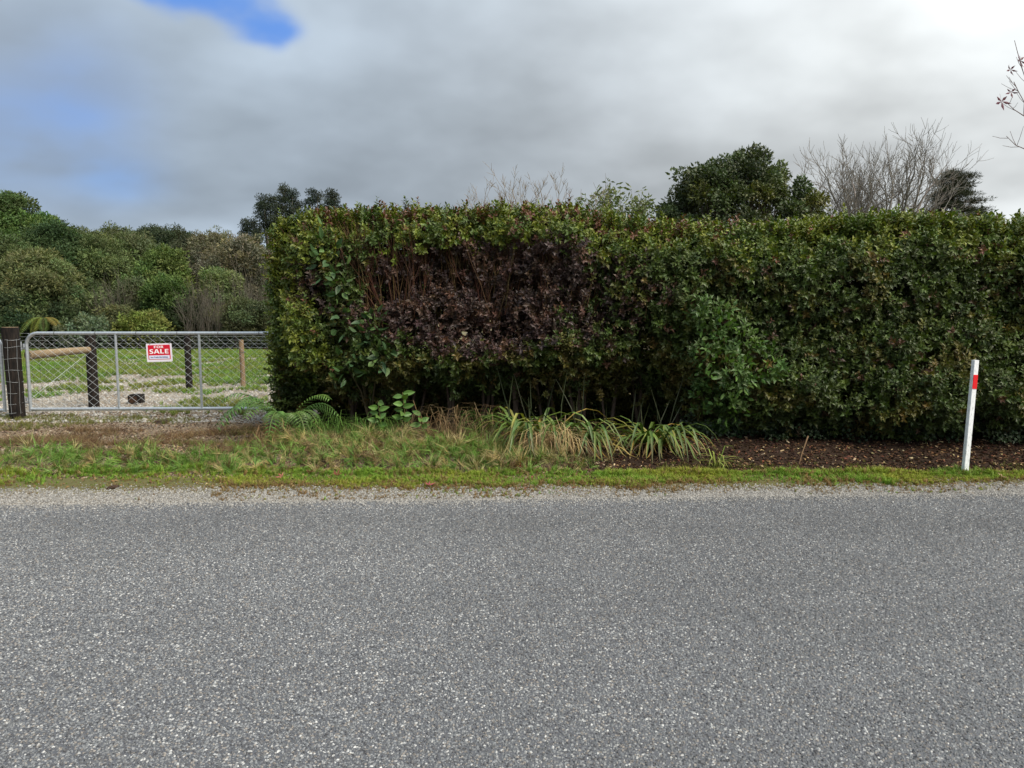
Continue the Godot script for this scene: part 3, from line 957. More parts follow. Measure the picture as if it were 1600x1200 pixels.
func build_hedge() -> void:
	R.seed = 909
	var hedge := thing("hedge", "tall clipped mixed hedge of green, yellow-green and bronze leaves along the verge", "hedge", Vector3.ZERO)
	var kinds := [sprig(10, 0.054, 0.027, 0.13), sprig(9, 0.062, 0.031, 0.13), sprig(11, 0.047, 0.024, 0.15)]
	var bufs := [PackedFloat32Array(), PackedFloat32Array(), PackedFloat32Array()]
	var put := func(x: float, y: float, d: float, dir: Vector3, s: float) -> void:
		push(bufs[R.randi() % 3], Transform3D(facing(dir, rnd(0, TAU)) * s, Vector3(x, y, -d)), hedge_tint(x, y) * 1.12)
	# face toward the road
	for k in 31000:
		var x := rnd(-2.92, 8.2)
		var y := rnd(0.15, 2.62)
		var top := hedge_top(x)
		if y > top or y < hedge_low(x) + 0.12 * R.randfn(): continue
		var stems := smoothstep(-2.15, -1.5, x) * (1.0 - smoothstep(-0.7, 1.7, x)) * smoothstep(1.45, 1.95, y + 0.3 * nb.get_noise_1d(x * 200)) * (1.0 - smoothstep(top - 0.36, top - 0.16, y + 0.15 * na.get_noise_1d(x * 260)))
		if R.randf() < stems * 0.66: continue
		var thin := exp(-pow((x + 1.1) / 0.75, 2.0) - pow((y - 1.12) / 0.3, 2.0))
		if R.randf() < thin * 0.5: continue
		var gap := nc.get_noise_2d(x * 150, y * 150)
		if gap < -0.22 and y < top - 0.5 and R.randf() < 0.75: continue
		var d := hedge_front(x) + hedge_face(x, y) + 0.42 * pow(R.randf(), 1.8) + stems * 0.14
		put.call(x, y, d, (Vector3(0, 0.35, 0.8) + ball() * 0.75).normalized(), rnd(0.75, 1.25))
	# top
	for k in 9000:
		var x := rnd(-2.85, 8.2)
		var q := rnd(0.2, 1.6)
		var y := hedge_top(x) - 0.22 * pow(R.randf(), 1.5)
		put.call(x, y, hedge_front(x) + q, (Vector3.UP + ball() * 0.5).normalized(), rnd(0.8, 1.3))
	# upright shoots along the upper edge
	for k in 1500:
		var x := rnd(-2.8, 8.2)
		var y := hedge_top(x) - 0.04 + rnd(0, 0.1) * (0.5 + R.randf())
		if R.randf() < 0.06: y += rnd(0.03, 0.12)
		put.call(x, y, hedge_front(x) + rnd(0.2, 0.8), (Vector3.UP + ball() * 0.25).normalized(), rnd(0.7, 1.15))
	# outer end, back and inside
	for k in 4200:
		var y := rnd(0.2, 2.45)
		var q := rnd(0.2, 1.6)
		put.call(-2.82 + 0.12 * na.get_noise_2d(y * 90, q * 90) + 0.35 * pow(R.randf(), 1.8), y, hedge_front(-2.8) + q, (Vector3(-0.8, 0.4, 0) + ball() * 0.7).normalized(), rnd(0.8, 1.2))
	for k in 11000:
		var x := rnd(-2.7, 8.2)
		var y := rnd(0.05, 2.5)
		if y > hedge_top(x): continue
		var thin := exp(-pow((x + 1.1) / 0.8, 2.0) - pow((y - 1.12) / 0.35, 2.0))
		if R.randf() < thin * 0.7: continue
		put.call(x, y, hedge_front(x) + 1.65 - 0.4 * pow(R.randf(), 1.8), (Vector3(0, 0.35, -0.8) + ball() * 0.75).normalized(), rnd(0.85, 1.3))
	for k in 9000:
		var x := rnd(-2.6, 8.2)
		var y := rnd(0.45, 2.4)
		var thin := exp(-pow((x + 1.1) / 0.8, 2.0) - pow((y - 1.12) / 0.35, 2.0))
		if R.randf() < thin * 0.7: continue
		put.call(x, y, hedge_front(x) + rnd(0.6, 1.3), ball(), rnd(0.8, 1.3))
	for k in 7500:
		var x := rnd(-2.6, 8.2)
		var y := rnd(0.06, 0.75)
		put.call(x, y, hedge_front(x) + rnd(1.0, 1.7), (Vector3(0, 0.35, -0.5) + ball() * 0.75).normalized(), rnd(0.9, 1.4))
	for k in 3:
		many(hedge, "foliage", kinds[k], bufs[k])
	# stems from the ground up
	for k in 26:
		var x := -2.5 + k * 0.42 + rnd(-0.12, 0.12)
		var mb := MB.new()
		var d := hedge_front(x) + rnd(0.65, 1.0)
		for j in 3:
			var p := Vector3(x + rnd(-0.08, 0.08), ground_y(x, d) - 0.05, -d)
			var pts := PackedVector3Array()
			var rad := PackedFloat32Array()
			var lean := Vector3(rnd(-0.14, 0.14), 0, rnd(-0.12, 0.2))
			for q in 5:
				pts.append(p + Vector3(0, 0.55 * q, 0) + lean * q * 0.8 + ball() * 0.02)
				rad.append(lerpf(rnd(0.016, 0.032), 0.007, q / 4.0))
			mb.tube(pts, rad, 5, Color(0.11, 0.085, 0.065))
		part(hedge, "stem", mb.mesh(M.bark))
	# bare clipped shoots that show where the face has been cut back
	var sm := MB.new()
	for k in 520:
		var x := rnd(-2.15, -2.15 + 3.6 * pow(R.randf(), 0.5)) if k < 490 else rnd(1.3, 6.0)
		var y0 := rnd(1.25, 1.75)
		var top := hedge_top(x) - rnd(0.02, 0.3)
		var d := hedge_front(x) + hedge_face(x, 2.0) + rnd(0.03, 0.36)
		var fan := (x + 0.8) * 0.05 + R.randfn() * 0.09
		if x < -1.4: fan -= rnd(0.0, 0.25)
		var a := Vector3(x, y0, -d)
		var e := Vector3(x + fan * (top - y0) * 2.0, top, -d - rnd(-0.05, 0.15))
		var col: Color = [Color(0.075, 0.036, 0.025), Color(0.095, 0.06, 0.032), Color(0.12, 0.09, 0.042), Color(0.06, 0.035, 0.027)][R.randi() % 4]
		var mid := a.lerp(e, rnd(0.35, 0.6)) + ball() * 0.03
		col = vary(col, 0.2)
		sm.tube(PackedVector3Array([a, mid, mid.lerp(e, 0.5) + ball() * 0.015, e]), PackedFloat32Array([0.005, 0.004, 0.0035, 0.002]), 3, col)
		for j in 2:
			var f := mid + Vector3(rnd(-0.16, 0.16), rnd(0.18, 0.5), rnd(-0.08, 0.05))
			if f.y < hedge_top(x) - 0.02: sm.tube(PackedVector3Array([mid, mid.lerp(f, 0.5) + ball() * 0.012, f]), PackedFloat32Array([0.003, 0.0025, 0.0015]), 3, col)
	part(hedge, "shoots", sm.mesh(M.bark)).set_meta("kind", "stuff")


# ---------------------------------------------------------------- gates, fences, post
func bar(mb: MB, a: Vector3, b: Vector3, r: float, sides := 12) -> void:
	mb.tube(PackedVector3Array([a, b]), PackedFloat32Array([r, r]), sides, Color.WHITE, true)

func gate(label: String, at: Vector3, x1: float, stays: Array, flip: float) -> Node3D:
	# origin at the rounded upper end's foot; the gate runs to x1 along its own x
	var g := thing("field_gate", label, "gate", at, 0.0, "galvanised field gates")
	var y0 := 0.11
	var y1 := 1.165
	var r := 0.023
	var mb := MB.new()
	# one tube bent round the upper corner: end stile and upper rail
	var pts := PackedVector3Array([Vector3(0, y0 - r, 0), Vector3(0, y1 - 0.16, 0)])
	for k in range(1, 9):
		var a := PI / 2 * k / 8.0
		pts.append(Vector3(flip * 0.16 * (1.0 - cos(a)), y1 - 0.16 + 0.16 * sin(a), 0))
	pts.append(Vector3(x1, y1, 0))
	var rad := PackedFloat32Array()
	for p in pts: rad.append(r)
	mb.tube(pts, rad, 14, Color.WHITE, true)
	var frame := part(g, "frame", mb.mesh(M.zinc))
	mb = MB.new()
	bar(mb, Vector3(flip * 0.01, y0, 0), Vector3(x1, y0 + 0.015, 0), r, 14)
	part(g, "lower_rail", mb.mesh(M.zinc))
	for s in stays:
		mb = MB.new()
		bar(mb, Vector3(s, y0 + r * 0.6, 0.006), Vector3(s, y1 - r * 0.6, 0.006), 0.0165)
		part(g, "stay", mb.mesh(M.zinc))
	# diamond netting
	mb = MB.new()
	var xa := minf(0.0, x1) + 0.015
	var xb := maxf(0.0, x1) - 0.015
	for fam in [-1, 1]:
		var slope: float = 0.8 * fam
		var x := xa - 2.0
		while x < xb + 2.0:
			# line y = y0 + slope * (u - x)
			var ua := maxf(xa, minf(x, x + (y1 - y0) / slope))
			var ub := minf(xb, maxf(x, x + (y1 - y0) / slope))
			if ub - ua > 0.03:
				var z: float = 0.012 + 0.002 * fam
				var a := Vector3(ua, y0 + slope * (ua - x), -z)
				var b := Vector3(ub, y0 + slope * (ub - x), -z)
				var n := maxi(2, int((ub - ua) / 0.13))
				var pp := PackedVector3Array()
				var rr := PackedFloat32Array()
				for k in n + 1:
					pp.append(a.lerp(b, float(k) / n) + Vector3(0, rnd(-0.004, 0.004), rnd(-0.002, 0.002)))
					rr.append(0.0018)
				mb.tube(pp, rr, 4, Color.WHITE)
			x += 0.133
	part(g, "netting", mb.mesh(M.wire))
	# ties round the upper rail
	for k in 6:
		var ties := MB.new()
		var tx := x1 * (k + 0.7) / 6.5
		ties.tube(PackedVector3Array([Vector3(tx, y1, 0), Vector3(tx + 0.008, y1, 0)]), PackedFloat32Array([r + 0.003, r + 0.003]), 12, Color.WHITE, true)
		part(frame, "tie_wire", ties.mesh(M.old_wire))
	return g

func build_gates() -> void:
	R.seed = 55
	var g := gate("galvanised netting field gate carrying the for-sale sign", Vector3(-6.69, ground_y(-6, 10.6), -10.6), 3.66, [1.235, 2.385], 1.0)
	var h := MB.new()
	for y in [0.2, 0.95]:
		h = MB.new()
		bar(h, Vector3(-0.16, y, 0), Vector3(-0.02, y, 0), 0.011, 8)
		bar(h, Vector3(-0.075, y - 0.03, 0), Vector3(-0.075, y + 0.1, 0), 0.011, 8)
		bar(h, Vector3(-0.035, y + 0.02, 0), Vector3(-0.035, y + 0.07, 0), 0.02, 10)
		part(g, "hinge", h.mesh(M.zinc))
	var g2 := gate("second galvanised gate, only its end showing beside the dark gate post", Vector3(-7.06, ground_y(-7, 10.62), -10.62), -3.66, [-1.235, -2.385], -1.0)
	h = MB.new()
	for k in 5:
		var a := TAU * k / 5.0
		h.tube(PackedVector3Array([Vector3(0.02 + 0.03 * k, 0.86 - 0.012 * (k % 2), 0.02), Vector3(0.05 + 0.03 * k, 0.86 - 0.012 * ((k + 1) % 2), 0.02)]), PackedFloat32Array([0.008, 0.008]), 6, Color.WHITE, true)
	part(g2, "chain", h.mesh(M.old_wire))
	# the post between them
	var y := ground_y(-6.86, 10.55)
	var post := thing("gate_post", "thick black tarred timber gate post wrapped in wire netting", "post", Vector3(-6.86, y, -10.55))
	var mb := MB.new()
	mb.tube(PackedVector3Array([Vector3(0.02, -0.2, 0), Vector3(0.005, 0.6, 0), Vector3(-0.01, 1.255, 0), Vector3(-0.01, 1.265, 0)]), PackedFloat32Array([0.096, 0.102, 0.107, 0.103]), 28, Color.WHITE, true)
	var trunk := part(post, "timber", mb.mesh(M.black_timber))
	mb = MB.new()
	mb.tube(PackedVector3Array([Vector3(-0.01, 1.2655, 0), Vector3(-0.01, 1.2685, 0)]), PackedFloat32Array([0.102, 0.1]), 28, Color.WHITE, true)
	part(trunk, "sawn_top", mb.mesh(M.brown_timber))
	var levels := [0.09, 0.22, 0.37, 0.52, 0.68, 0.84, 1.0, 1.1]
	for k in levels.size():
		mb = MB.new()
		var pts := PackedVector3Array()
		var rad := PackedFloat32Array()
		for j in 25:
			var a := TAU * j / 24.0
			var rr := 0.1075 + 0.004 * sin(a * 5 + k)
			pts.append(Vector3(cos(a) * rr, levels[k] + 0.008 * sin(a * 2 + k * 1.3), sin(a) * rr))
			rad.append(0.0016)
		mb.tube(pts, rad, 4, Color.WHITE)
		part(post, "wire", mb.mesh(M.wire))
	for a in [0.5, 1.5, 2.4]:
		mb = MB.new()
		var pts := PackedVector3Array()
		var rad := PackedFloat32Array()
		for j in 8:
			var aa: float = a + 0.05 * sin(j * 1.7)
			pts.append(Vector3(cos(aa) * 0.110, lerpf(0.08, 1.11, j / 7.0), sin(aa) * 0.110)); rad.append(0.0016)
		mb.tube(pts, rad, 4, Color.WHITE)
		part(post, "wire", mb.mesh(M.wire))
	build_sign()

func text(parent: Node, called: String, s: String, size: float, wide: float, at: Vector3, m: Material, weight := 900, italic := false) -> void:
	var f := SystemFont.new()
	f.font_names = PackedStringArray(["Droid Sans"])
	f.font_weight = weight
	f.font_italic = italic
	var t := TextMesh.new()
	t.text = s
	t.font = f
	t.font_size = 64
	t.pixel_size = 0.001
	t.depth = 0.004
	t.material = m
	var bb := t.get_aabb().size
	var o := part(parent, called, t)
	o.scale = Vector3(wide / bb.x, size / bb.y, 0.25)
	o.position = at

func plain(c: Color, rough := 0.5) -> StandardMaterial3D:
	var m := StandardMaterial3D.new()
	m.albedo_color = c
	m.roughness = rough
	return m

func rounded(w: float, h: float, r: float) -> PackedVector2Array:
	var o := PackedVector2Array()
	for q in [[1, 1, 0], [-1, 1, 90], [-1, -1, 180], [1, -1, 270]]:
		for k in 4:
			var a := deg_to_rad(q[2] + k * 30.0)
			o.append(Vector2(q[0] * (w / 2 - r) + cos(a) * r, q[1] * (h / 2 - r) + sin(a) * r))
	return o

func build_sign() -> void:
	var s := thing("for_sale_sign", "red and white for-sale sign hanging on the netting of the gate", "sign", Vector3(-4.85, 0.935, -10.565))
	s.rotation_degrees.z = 1.6
	s.scale = Vector3(1, 1, 1)
	var mb := MB.new()
	mb.prism(Transform3D(), rounded(0.352, 0.252, 0.012), -0.004, 0.0, Color.WHITE)
	var board := part(s, "board", mb.mesh(plain(Color(0.9, 0.88, 0.92), 0.35)))
	mb = MB.new()
	mb.prism(Transform3D(Basis(), Vector3(0, 0.006, 0)), rounded(0.305, 0.2, 0.01), 0.0, 0.0012, Color.WHITE)
	part(board, "red_field", mb.mesh(plain(Color(0.80, 0.03, 0.17), 0.35)))
	mb = MB.new()
	mb.prism(Transform3D(Basis(), Vector3(0, -0.062, 0)), rounded(0.282, 0.05, 0.004), 0.0012, 0.0024, Color.WHITE)
	part(board, "note_strip", mb.mesh(plain(Color(0.86, 0.88, 0.96), 0.4)))
	var white := plain(Color(0.97, 0.96, 0.97), 0.4)
	text(board, "lettering", "FOR", 0.034, 0.13, Vector3(-0.004, 0.078, 0.0022), white)
	text(board, "lettering", "SALE", 0.062, 0.262, Vector3(0, 0.016, 0.0022), white)
	text(board, "handwriting", "See Trade Me listing", 0.026, 0.235, Vector3(-0.005, -0.062, 0.0034), plain(Color(0.12, 0.2, 0.42), 0.5), 700, true)
	for e in [[-0.12, 0.115], [0.15, 0.115]]:
		mb = MB.new()
		mb.tube(PackedVector3Array([Vector3(e[0], e[1], 0.002), Vector3(e[0] - 0.01, e[1] + 0.02, 0.0), Vector3(e[0] - 0.02, e[1] + 0.035, -0.012)]), PackedFloat32Array([0.003, 0.0025, 0.0025]), 5, Color.WHITE)
		part(s, "tie", mb.mesh(plain(Color(0.05, 0.05, 0.06), 0.5)))

func post_at(parent: Node, called: String, x: float, d: float, h: float, r: float, m: Material, tilt := Vector3.ZERO) -> MeshInstance3D:
	var mb := MB.new()
	mb.tube(PackedVector3Array([Vector3(0, -0.2, 0), Vector3(0, h * 0.5, 0) + tilt * 0.5, Vector3(0, h - 0.01, 0) + tilt, Vector3(0, h, 0) + tilt]), PackedFloat32Array([r, r * 0.98, r * 0.96, r * 0.9]), 20, Color.WHITE, true)
	return part(parent, called, mb.mesh(m), Transform3D(Basis(), Vector3(x, ground_y(x, d), -d) - (parent.position if parent != self else Vector3.ZERO)))

func build_fences() -> void:
	R.seed = 66
	# the short strainer fence from the gate post back into the paddock
	var a := Vector3(-6.82, 0, -10.66)
	var b := Vector3(-6.49, 0, -11.85)
	var f := thing("strainer_fence", "short netting fence with a round timber rail behind the gate's hinge end", "fence", Vector3(-6.49, ground_y(-6.49, 11.85), -11.85))
	post_at(f, "post", -6.49, 11.85, 1.15, 0.078, M.black_timber)
	var o := f.position
	var mb := MB.new()
	mb.tube(PackedVector3Array([a + Vector3(0.1, 0.89, 0) - o, a.lerp(b, 0.5) + Vector3(0.06, 0.90, 0) - o, b + Vector3(0.0, 0.90, 0.07) - o]), PackedFloat32Array([0.062, 0.056, 0.05]), 16, Color.WHITE, true)
	var rm: StandardMaterial3D = M.grey_timber.duplicate()
	rm.uv1_scale = Vector3(1.2, 8, 6)
	part(f, "rail", mb.mesh(rm))
	for y in [0.06, 0.16, 0.27, 0.39, 0.52, 0.66, 0.8, 0.95, 1.08]:
		mb = MB.new()
		bar(mb, a + Vector3(0.1, y, 0) - o, b + Vector3(-0.05, y, 0.06) - o, 0.0016, 4)
		part(f, "wire", mb.mesh(M.old_wire))
	mb = MB.new()
	for k in 9:
		var p := (a + Vector3(0.1, 0, 0)).lerp(b, (k + 0.5) / 9.0) - o
		bar(mb, p + Vector3(0, 0.05, 0), p + Vector3(0, 1.08, 0), 0.0014, 4)
	part(f, "netting", mb.mesh(M.old_wire))
	mb = MB.new()
	bar(mb, a + Vector3(0.1, 0.28, 0) - o, b + Vector3(0.0, 0.86, 0.08) - o, 0.003, 5)
	part(f, "brace_wire", mb.mesh(M.wire))
	# posts standing on their own
	var p := thing("fence_post", "black timber post standing behind the gate's middle", "post", Vector3(-6.2, ground_y(-6.2, 14.7), -14.7))
	post_at(p, "timber", -6.2, 14.7, 1.06, 0.062, M.black_timber)
	mb = MB.new()
	mb.tube(PackedVector3Array([Vector3(0, 0.86, 0), Vector3(0, 0.872, 0)]), PackedFloat32Array([0.065, 0.065]), 16, Color.WHITE, true)
	part(p.get_child(0), "wire_loop", mb.mesh(M.old_wire))
	p = thing("fence_post", "slim brown timber post nearest the hedge in the paddock", "post", Vector3(-5.55, ground_y(-5.55, 15.8), -15.8))
	post_at(p, "timber", -5.55, 15.8, 0.96, 0.05, M.brown_timber, Vector3(-0.01, 0, 0))
	mb = MB.new()
	mb.tube(PackedVector3Array([Vector3(0, 0.7, 0), Vector3(0, 0.71, 0)]), PackedFloat32Array([0.052, 0.052]), 16, Color.WHITE, true)
	part(p.get_child(0), "wire_loop", mb.mesh(M.old_wire))
	# wire fence along the back of the paddock
	var bf := thing("wire_fence", "low wire netting fence along the back of the paddock", "fence", Vector3(-14, ground_y(-14, 46.2), -46.2))
	for k in 14:
		var x := -34.0 + k * 2.9
		post_at(bf, "post", x, 46.2, 1.15, 0.05, M.black_timber)
	for y in [0.2, 0.42, 0.64, 0.86, 1.06]:
		mb = MB.new()
		var pts := PackedVector3Array()
		var rad := PackedFloat32Array()
		for k in 14:
			var x := -34.0 + k * 2.9
			pts.append(Vector3(x, ground_y(x, 46.2) + y, -46.14) - bf.position); rad.append(0.006)
		mb.tube(pts, rad, 4, Color.WHITE)
		part(bf, "wire", mb.mesh(M.wire))
	# timber block
	var bl := thing("timber_block", "short block of dark timber lying on the ground behind the gate", "block", Vector3(-6.05, ground_y(-6.05, 12.3), -12.3), 0.12)
	mb = MB.new()
	mb.prism(Transform3D(), rounded(0.2, 0.15, 0.012), -0.09, 0.09, Color.WHITE)
	part(bl, "timber", mb.mesh(M.black_timber), Transform3D(Basis(), Vector3(0, 0.07, 0)))
	mb = MB.new()
	mb.prism(Transform3D(), rounded(0.12, 0.1, 0.01), 0.0905, 0.094, Color.WHITE)
	part(bl, "cut_face", mb.mesh(timber(Color(0.16, 0.12, 0.1), Color(0.3, 0.22, 0.17), 71)), Transform3D(Basis(), Vector3(-0.02, 0.07, 0)))

func build_marker() -> void:
	var x := 4.245
	var d := 7.09
	var m := thing("marker_post", "white roadside marker post with a red reflector, leaning in the grass", "post", Vector3(x, ground_y(x, d), -d))
	m.rotation_degrees = Vector3(0, 3, 0)
	var lean := Basis.from_euler(Vector3(0, deg_to_rad(-3), 0)) * Basis.from_euler(Vector3(0, 0, deg_to_rad(-1.9))) * Basis.from_euler(Vector3(0, deg_to_rad(3), 0))
	var w := 0.0225
	var c := 0.003
	var o := PackedVector2Array([Vector2(w, -w + c), Vector2(w, w - c), Vector2(w - c, w), Vector2(-w + c, w), Vector2(-w, w - c), Vector2(-w, -w + c), Vector2(-w + c, -w), Vector2(w - c, -w)])
	var stand := Basis(Vector3(1, 0, 0), Vector3(0, 0, -1), Vector3(0, 1, 0))
	var mb := MB.new()
	mb.prism(Transform3D(lean * stand, Vector3.ZERO), o, -0.2, 1.065, Color.WHITE)
	var pm: StandardMaterial3D = M.white_paint.duplicate()
	pm.albedo_texture = marker_paint()
	pm.roughness = 0.5
	pm.heightmap_scale = 0.1
	var stake := part(m, "timber", mb.mesh(pm))
	mb = MB.new()
	mb.prism(Transform3D(lean * stand, Vector3.ZERO), PackedVector2Array([Vector2(-0.0205, -w - 0.004), Vector2(0.0205, -w - 0.004), Vector2(0.0205, -w + 0.002), Vector2(-0.0205, -w + 0.002)]), 0.80, 0.93, Color.WHITE)
	var red := plain(Color(0.86, 0.09, 0.12), 0.3)
	part(stake, "reflector", mb.mesh(red))

# chipped, stained white paint
func marker_paint() -> ImageTexture:
	var f := FastNoiseLite.new()
	f.seed = 3; f.frequency = 0.035; f.fractal_octaves = 5
	var src := f.get_seamless_image(512, 512)
	var out := Image.create(512, 512, false, Image.FORMAT_RGB8)
	for y in 512:
		for x in 512:
			var v := src.get_pixel(x, y).r
			var c := Color(0.93, 0.945, 0.95).lerp(Color(0.84, 0.86, 0.86), smoothstep(0.45, 0.7, v))
			if v > 0.76: c = c.lerp(Color(0.42, 0.44, 0.4), smoothstep(0.76, 0.82, v))
			out.set_pixel(x, y, c)
	return ImageTexture.create_from_image(out)


# ---------------------------------------------------------------- verge
func tuft(n: int, h: float, w: float, lean: float, m: Material) -> ArrayMesh:
	var mb := MB.new()
	for k in n:
		var a := rnd(0, TAU)
		var o := Vector3(cos(a), 0, sin(a))
		var base := ball() * 0.012
		base.y = -0.004
		var hh := h * rnd(0.5, 1.15)
		var l := lean * rnd(0.2, 1.3)
		var side := Vector3(-o.z, 0, o.x)
		var pts := PackedVector3Array([base, base + o * l * hh * 0.3 + Vector3(0, hh * 0.55, 0), base + o * l * hh + Vector3(0, hh * (1.0 - 0.35 * l), 0)])
		var col := vary(Color(1, 1, 1), 0.3)
		mb.quad(pts[0] - side * w * 0.5, pts[0] + side * w * 0.5, pts[1] + side * w * 0.4, pts[1] - side * w * 0.4, col)
		mb.tri(pts[1] - side * w * 0.4, pts[1] + side * w * 0.4, pts[2], col)
	return mb.mesh(m)

func build_verge() -> void:
	R.seed = 303
	var short := tuft(14, 0.06, 0.0042, 0.8, M.grass)
	var long := tuft(11, 0.24, 0.009, 1.6, M.grass)
	var fine := tuft(16, 0.16, 0.003, 1.7, M.dead)
	var b := PackedFloat32Array()
	# the mown strip along the road
	for k in 60000:
		var x := rnd(-7.4, 7.6)
		var e := road_edge(x)
		var d := e + 0.1 + R.randf() * 1.25
		if absf(x) > 0.67 * d + 2.4: continue
		var p := nc.get_noise_2d(x * 60, d * 90)
		var in0 := e + lerpf(0.55, 0.28, smoothstep(-3.6, -1.0, x)) + 0.2 * nb.get_noise_1d(x * 90) + 0.1 * na.get_noise_1d(x * 400)
		var out0 := 7.1 + 0.12 * na.get_noise_1d(x * 80 + 90)
		if x < -2.3:
			if R.randf() < 0.8 * smoothstep(-2.3, -3.0, x) and nb.get_noise_2d(x * 100, d * 100) < 0.25: continue
		var t := (d - in0) / (out0 - in0)
		if t < -0.35 or t > 1.05: continue
		if t < 0.12 and R.randf() < 0.65 + 0.4 * p: continue
		if p < -0.3 and R.randf() < 0.6: continue
		var col := Color(0.17, 0.30, 0.035).lerp(Color(0.3, 0.31, 0.04), clampf(0.3 + 1.2 * p, 0, 0.8))
		if R.randf() < (0.8 if t < 0.22 else (0.4 if t < 0.42 else 0.12)) + 0.5 * maxf(0.0, na.get_noise_2d(x * 70, d * 70)): col = Color(0.24, 0.16, 0.065)
		var s := rnd(0.4, 1.0) * (0.6 if t < 0.2 else (1.35 if t > 0.8 else 0.85)) * (1.0 + 0.6 * nb.get_noise_2d(x * 120, d * 120))
		push(b, Transform3D(Basis(Vector3.UP, rnd(0, TAU)).scaled_local(Vector3(s, s * rnd(0.7, 1.2), s)), Vector3(x, ground_y(x, d), -d)), vary(col, 0.25))
	for k in 70:
		var x := 4.245 + R.randfn() * 0.09
		var d := 7.09 + R.randfn() * 0.07
		push(b, Transform3D(Basis(Vector3.UP, rnd(0, TAU)) * rnd(0.7, 1.5), Vector3(x, ground_y(x, d), -d)), vary(Color(0.15, 0.23, 0.035), 0.3))
	var o := many(self, "verge_grass", short, b)
	tag(o, "short green and yellowing grass strip between road and hedge", "grass", "", "stuff")
	# pulled and cut grass heaped along the driveway side: [x, D, spread, tufts, share of straw]
	b = PackedFloat32Array()
	var heaps := [[-4.9, 7.45, 0.2, 130, 0.15], [-4.55, 7.7, 0.16, 130, 0.05], [-4.2, 7.35, 0.24, 170, 0.2], [-3.85, 7.75, 0.13, 80, 0.3], [-3.6, 7.4, 0.25, 200, 0.1], [-3.15, 7.5, 0.2, 170, 0.1], [-2.75, 7.6, 0.17, 130, 0.1], [-2.6, 7.3, 0.25, 170, 0.2], [-5.4, 7.4, 0.25, 130, 0.3], [-5.9, 7.6, 0.3, 120, 0.3],
		[-2.2, 7.9, 0.24, 150, 0.55], [-1.85, 7.65, 0.22, 140, 0.5], [-1.5, 7.8, 0.24, 150, 0.6], [-1.1, 7.6, 0.22, 150, 0.6], [-0.75, 7.75, 0.22, 150, 0.55], [-0.4, 7.6, 0.2, 150, 0.45], [-0.15, 7.65, 0.2, 120, 0.5], [0.1, 7.4, 0.2, 120, 0.6], [-0.1, 7.25, 0.2, 120, 0.5], [0.45, 7.3, 0.2, 90, 0.7], [-2.5, 8.2, 0.2, 110, 0.6], [-1.3, 8.05, 0.3, 120, 0.5], [-2.0, 7.3, 0.25, 110, 0.5], [-1.5, 7.35, 0.25, 130, 0.55], [-1.0, 7.3, 0.25, 120, 0.5], [-0.5, 7.3, 0.25, 120, 0.5]]
	for q in heaps:
		for k in int(q[3] * (0.62 if q[0] < -2.5 else 0.85)):
			var x: float = q[0] + R.randfn() * q[2] * 1.2
			var d: float = q[1] + R.randfn() * q[2] * 0.5 - (0.14 if q[0] < -2.5 else 0.0)
			if d < 7.0: continue
			var rise: float = 0.09 * exp(-pow((x - q[0]) / q[2], 2.0) - pow((d - q[1]) / (q[2] * 0.7), 2.0))
			var col := Color(0.14, 0.25, 0.045) if R.randf() > q[4] + (0.14 if q[0] < -2.5 else 0.0) else (Color(0.34, 0.28, 0.12) if R.randf() < 0.75 else Color(0.16, 0.10, 0.05))
			var bs := Basis.from_euler(Vector3(rnd(-1.2, 1.2), rnd(0, TAU), rnd(-1.2, 1.2))) * rnd(0.3, 0.65)
			push(b, Transform3D(bs, Vector3(x, ground_y(x, d) + rise * R.randf(), -d)), vary(col, 0.3))
	o = many(self, "pulled_grass", long, b)
	tag(o, "heaped green and straw-coloured pulled grass along the verge by the gate", "grass", "", "stuff")
	# dead roots and brown litter
	b = PackedFloat32Array()
	for k in 12000:
		var x := rnd(-6.8, 1.0)
		var d := rnd(7.5, 9.6)
		var p := nc.get_noise_2d(x * 55 + 400, d * 90) + 0.35 * exp(-pow((d - 8.3) / 0.35, 2.0))
		if p < 0.02: continue
		if x > -2.2 and d > hedge_front(x): continue
		var col: Color = [Color(0.10, 0.055, 0.035), Color(0.16, 0.10, 0.055), Color(0.26, 0.19, 0.10)][R.randi() % 3]
		push(b, Transform3D(Basis.from_euler(Vector3(rnd(-1.2, 1.2), rnd(0, TAU), rnd(-1.2, 1.2))) * rnd(0.25, 0.6), Vector3(x, ground_y(x, d) + rnd(0, 0.02), -d)), vary(col, 0.3))
	o = many(self, "dead_grass_litter", fine, b)
	tag(o, "brown dead roots and grass litter on the bare soil before the gate", "litter", "", "stuff")
	# crumbs of soil and grit
	b = PackedFloat32Array()
	var crumb := chip_mesh(M.dull)
	for k in 60000:
		var d := rnd(6.9, 11.2)
		var x := rnd(-0.68 * d - 1.0, 1.0)
		if x > -2.4 and d > hedge_front(x) + 0.1: continue
		var s := 0.005 + 0.016 * pow(R.randf(), 3.0)
		var col: Color = [Color(0.09, 0.06, 0.04), Color(0.2, 0.15, 0.10), Color(0.27, 0.22, 0.16), Color(0.05, 0.036, 0.027)][R.randi() % 4]
		push(b, Transform3D(Basis.from_euler(Vector3(rnd(-0.5, 0.5), rnd(0, TAU), rnd(-0.5, 0.5))) * s, Vector3(x, ground_y(x, d) + 0.001, -d)), vary(col, 0.3))
	o = many(self, "soil_crumbs", crumb, b)
	tag(o, "crumbs of brown soil and grit before the gate", "soil", "", "stuff")
	# sparse living grass on the soil, under the hedge and round the gate
	b = PackedFloat32Array()
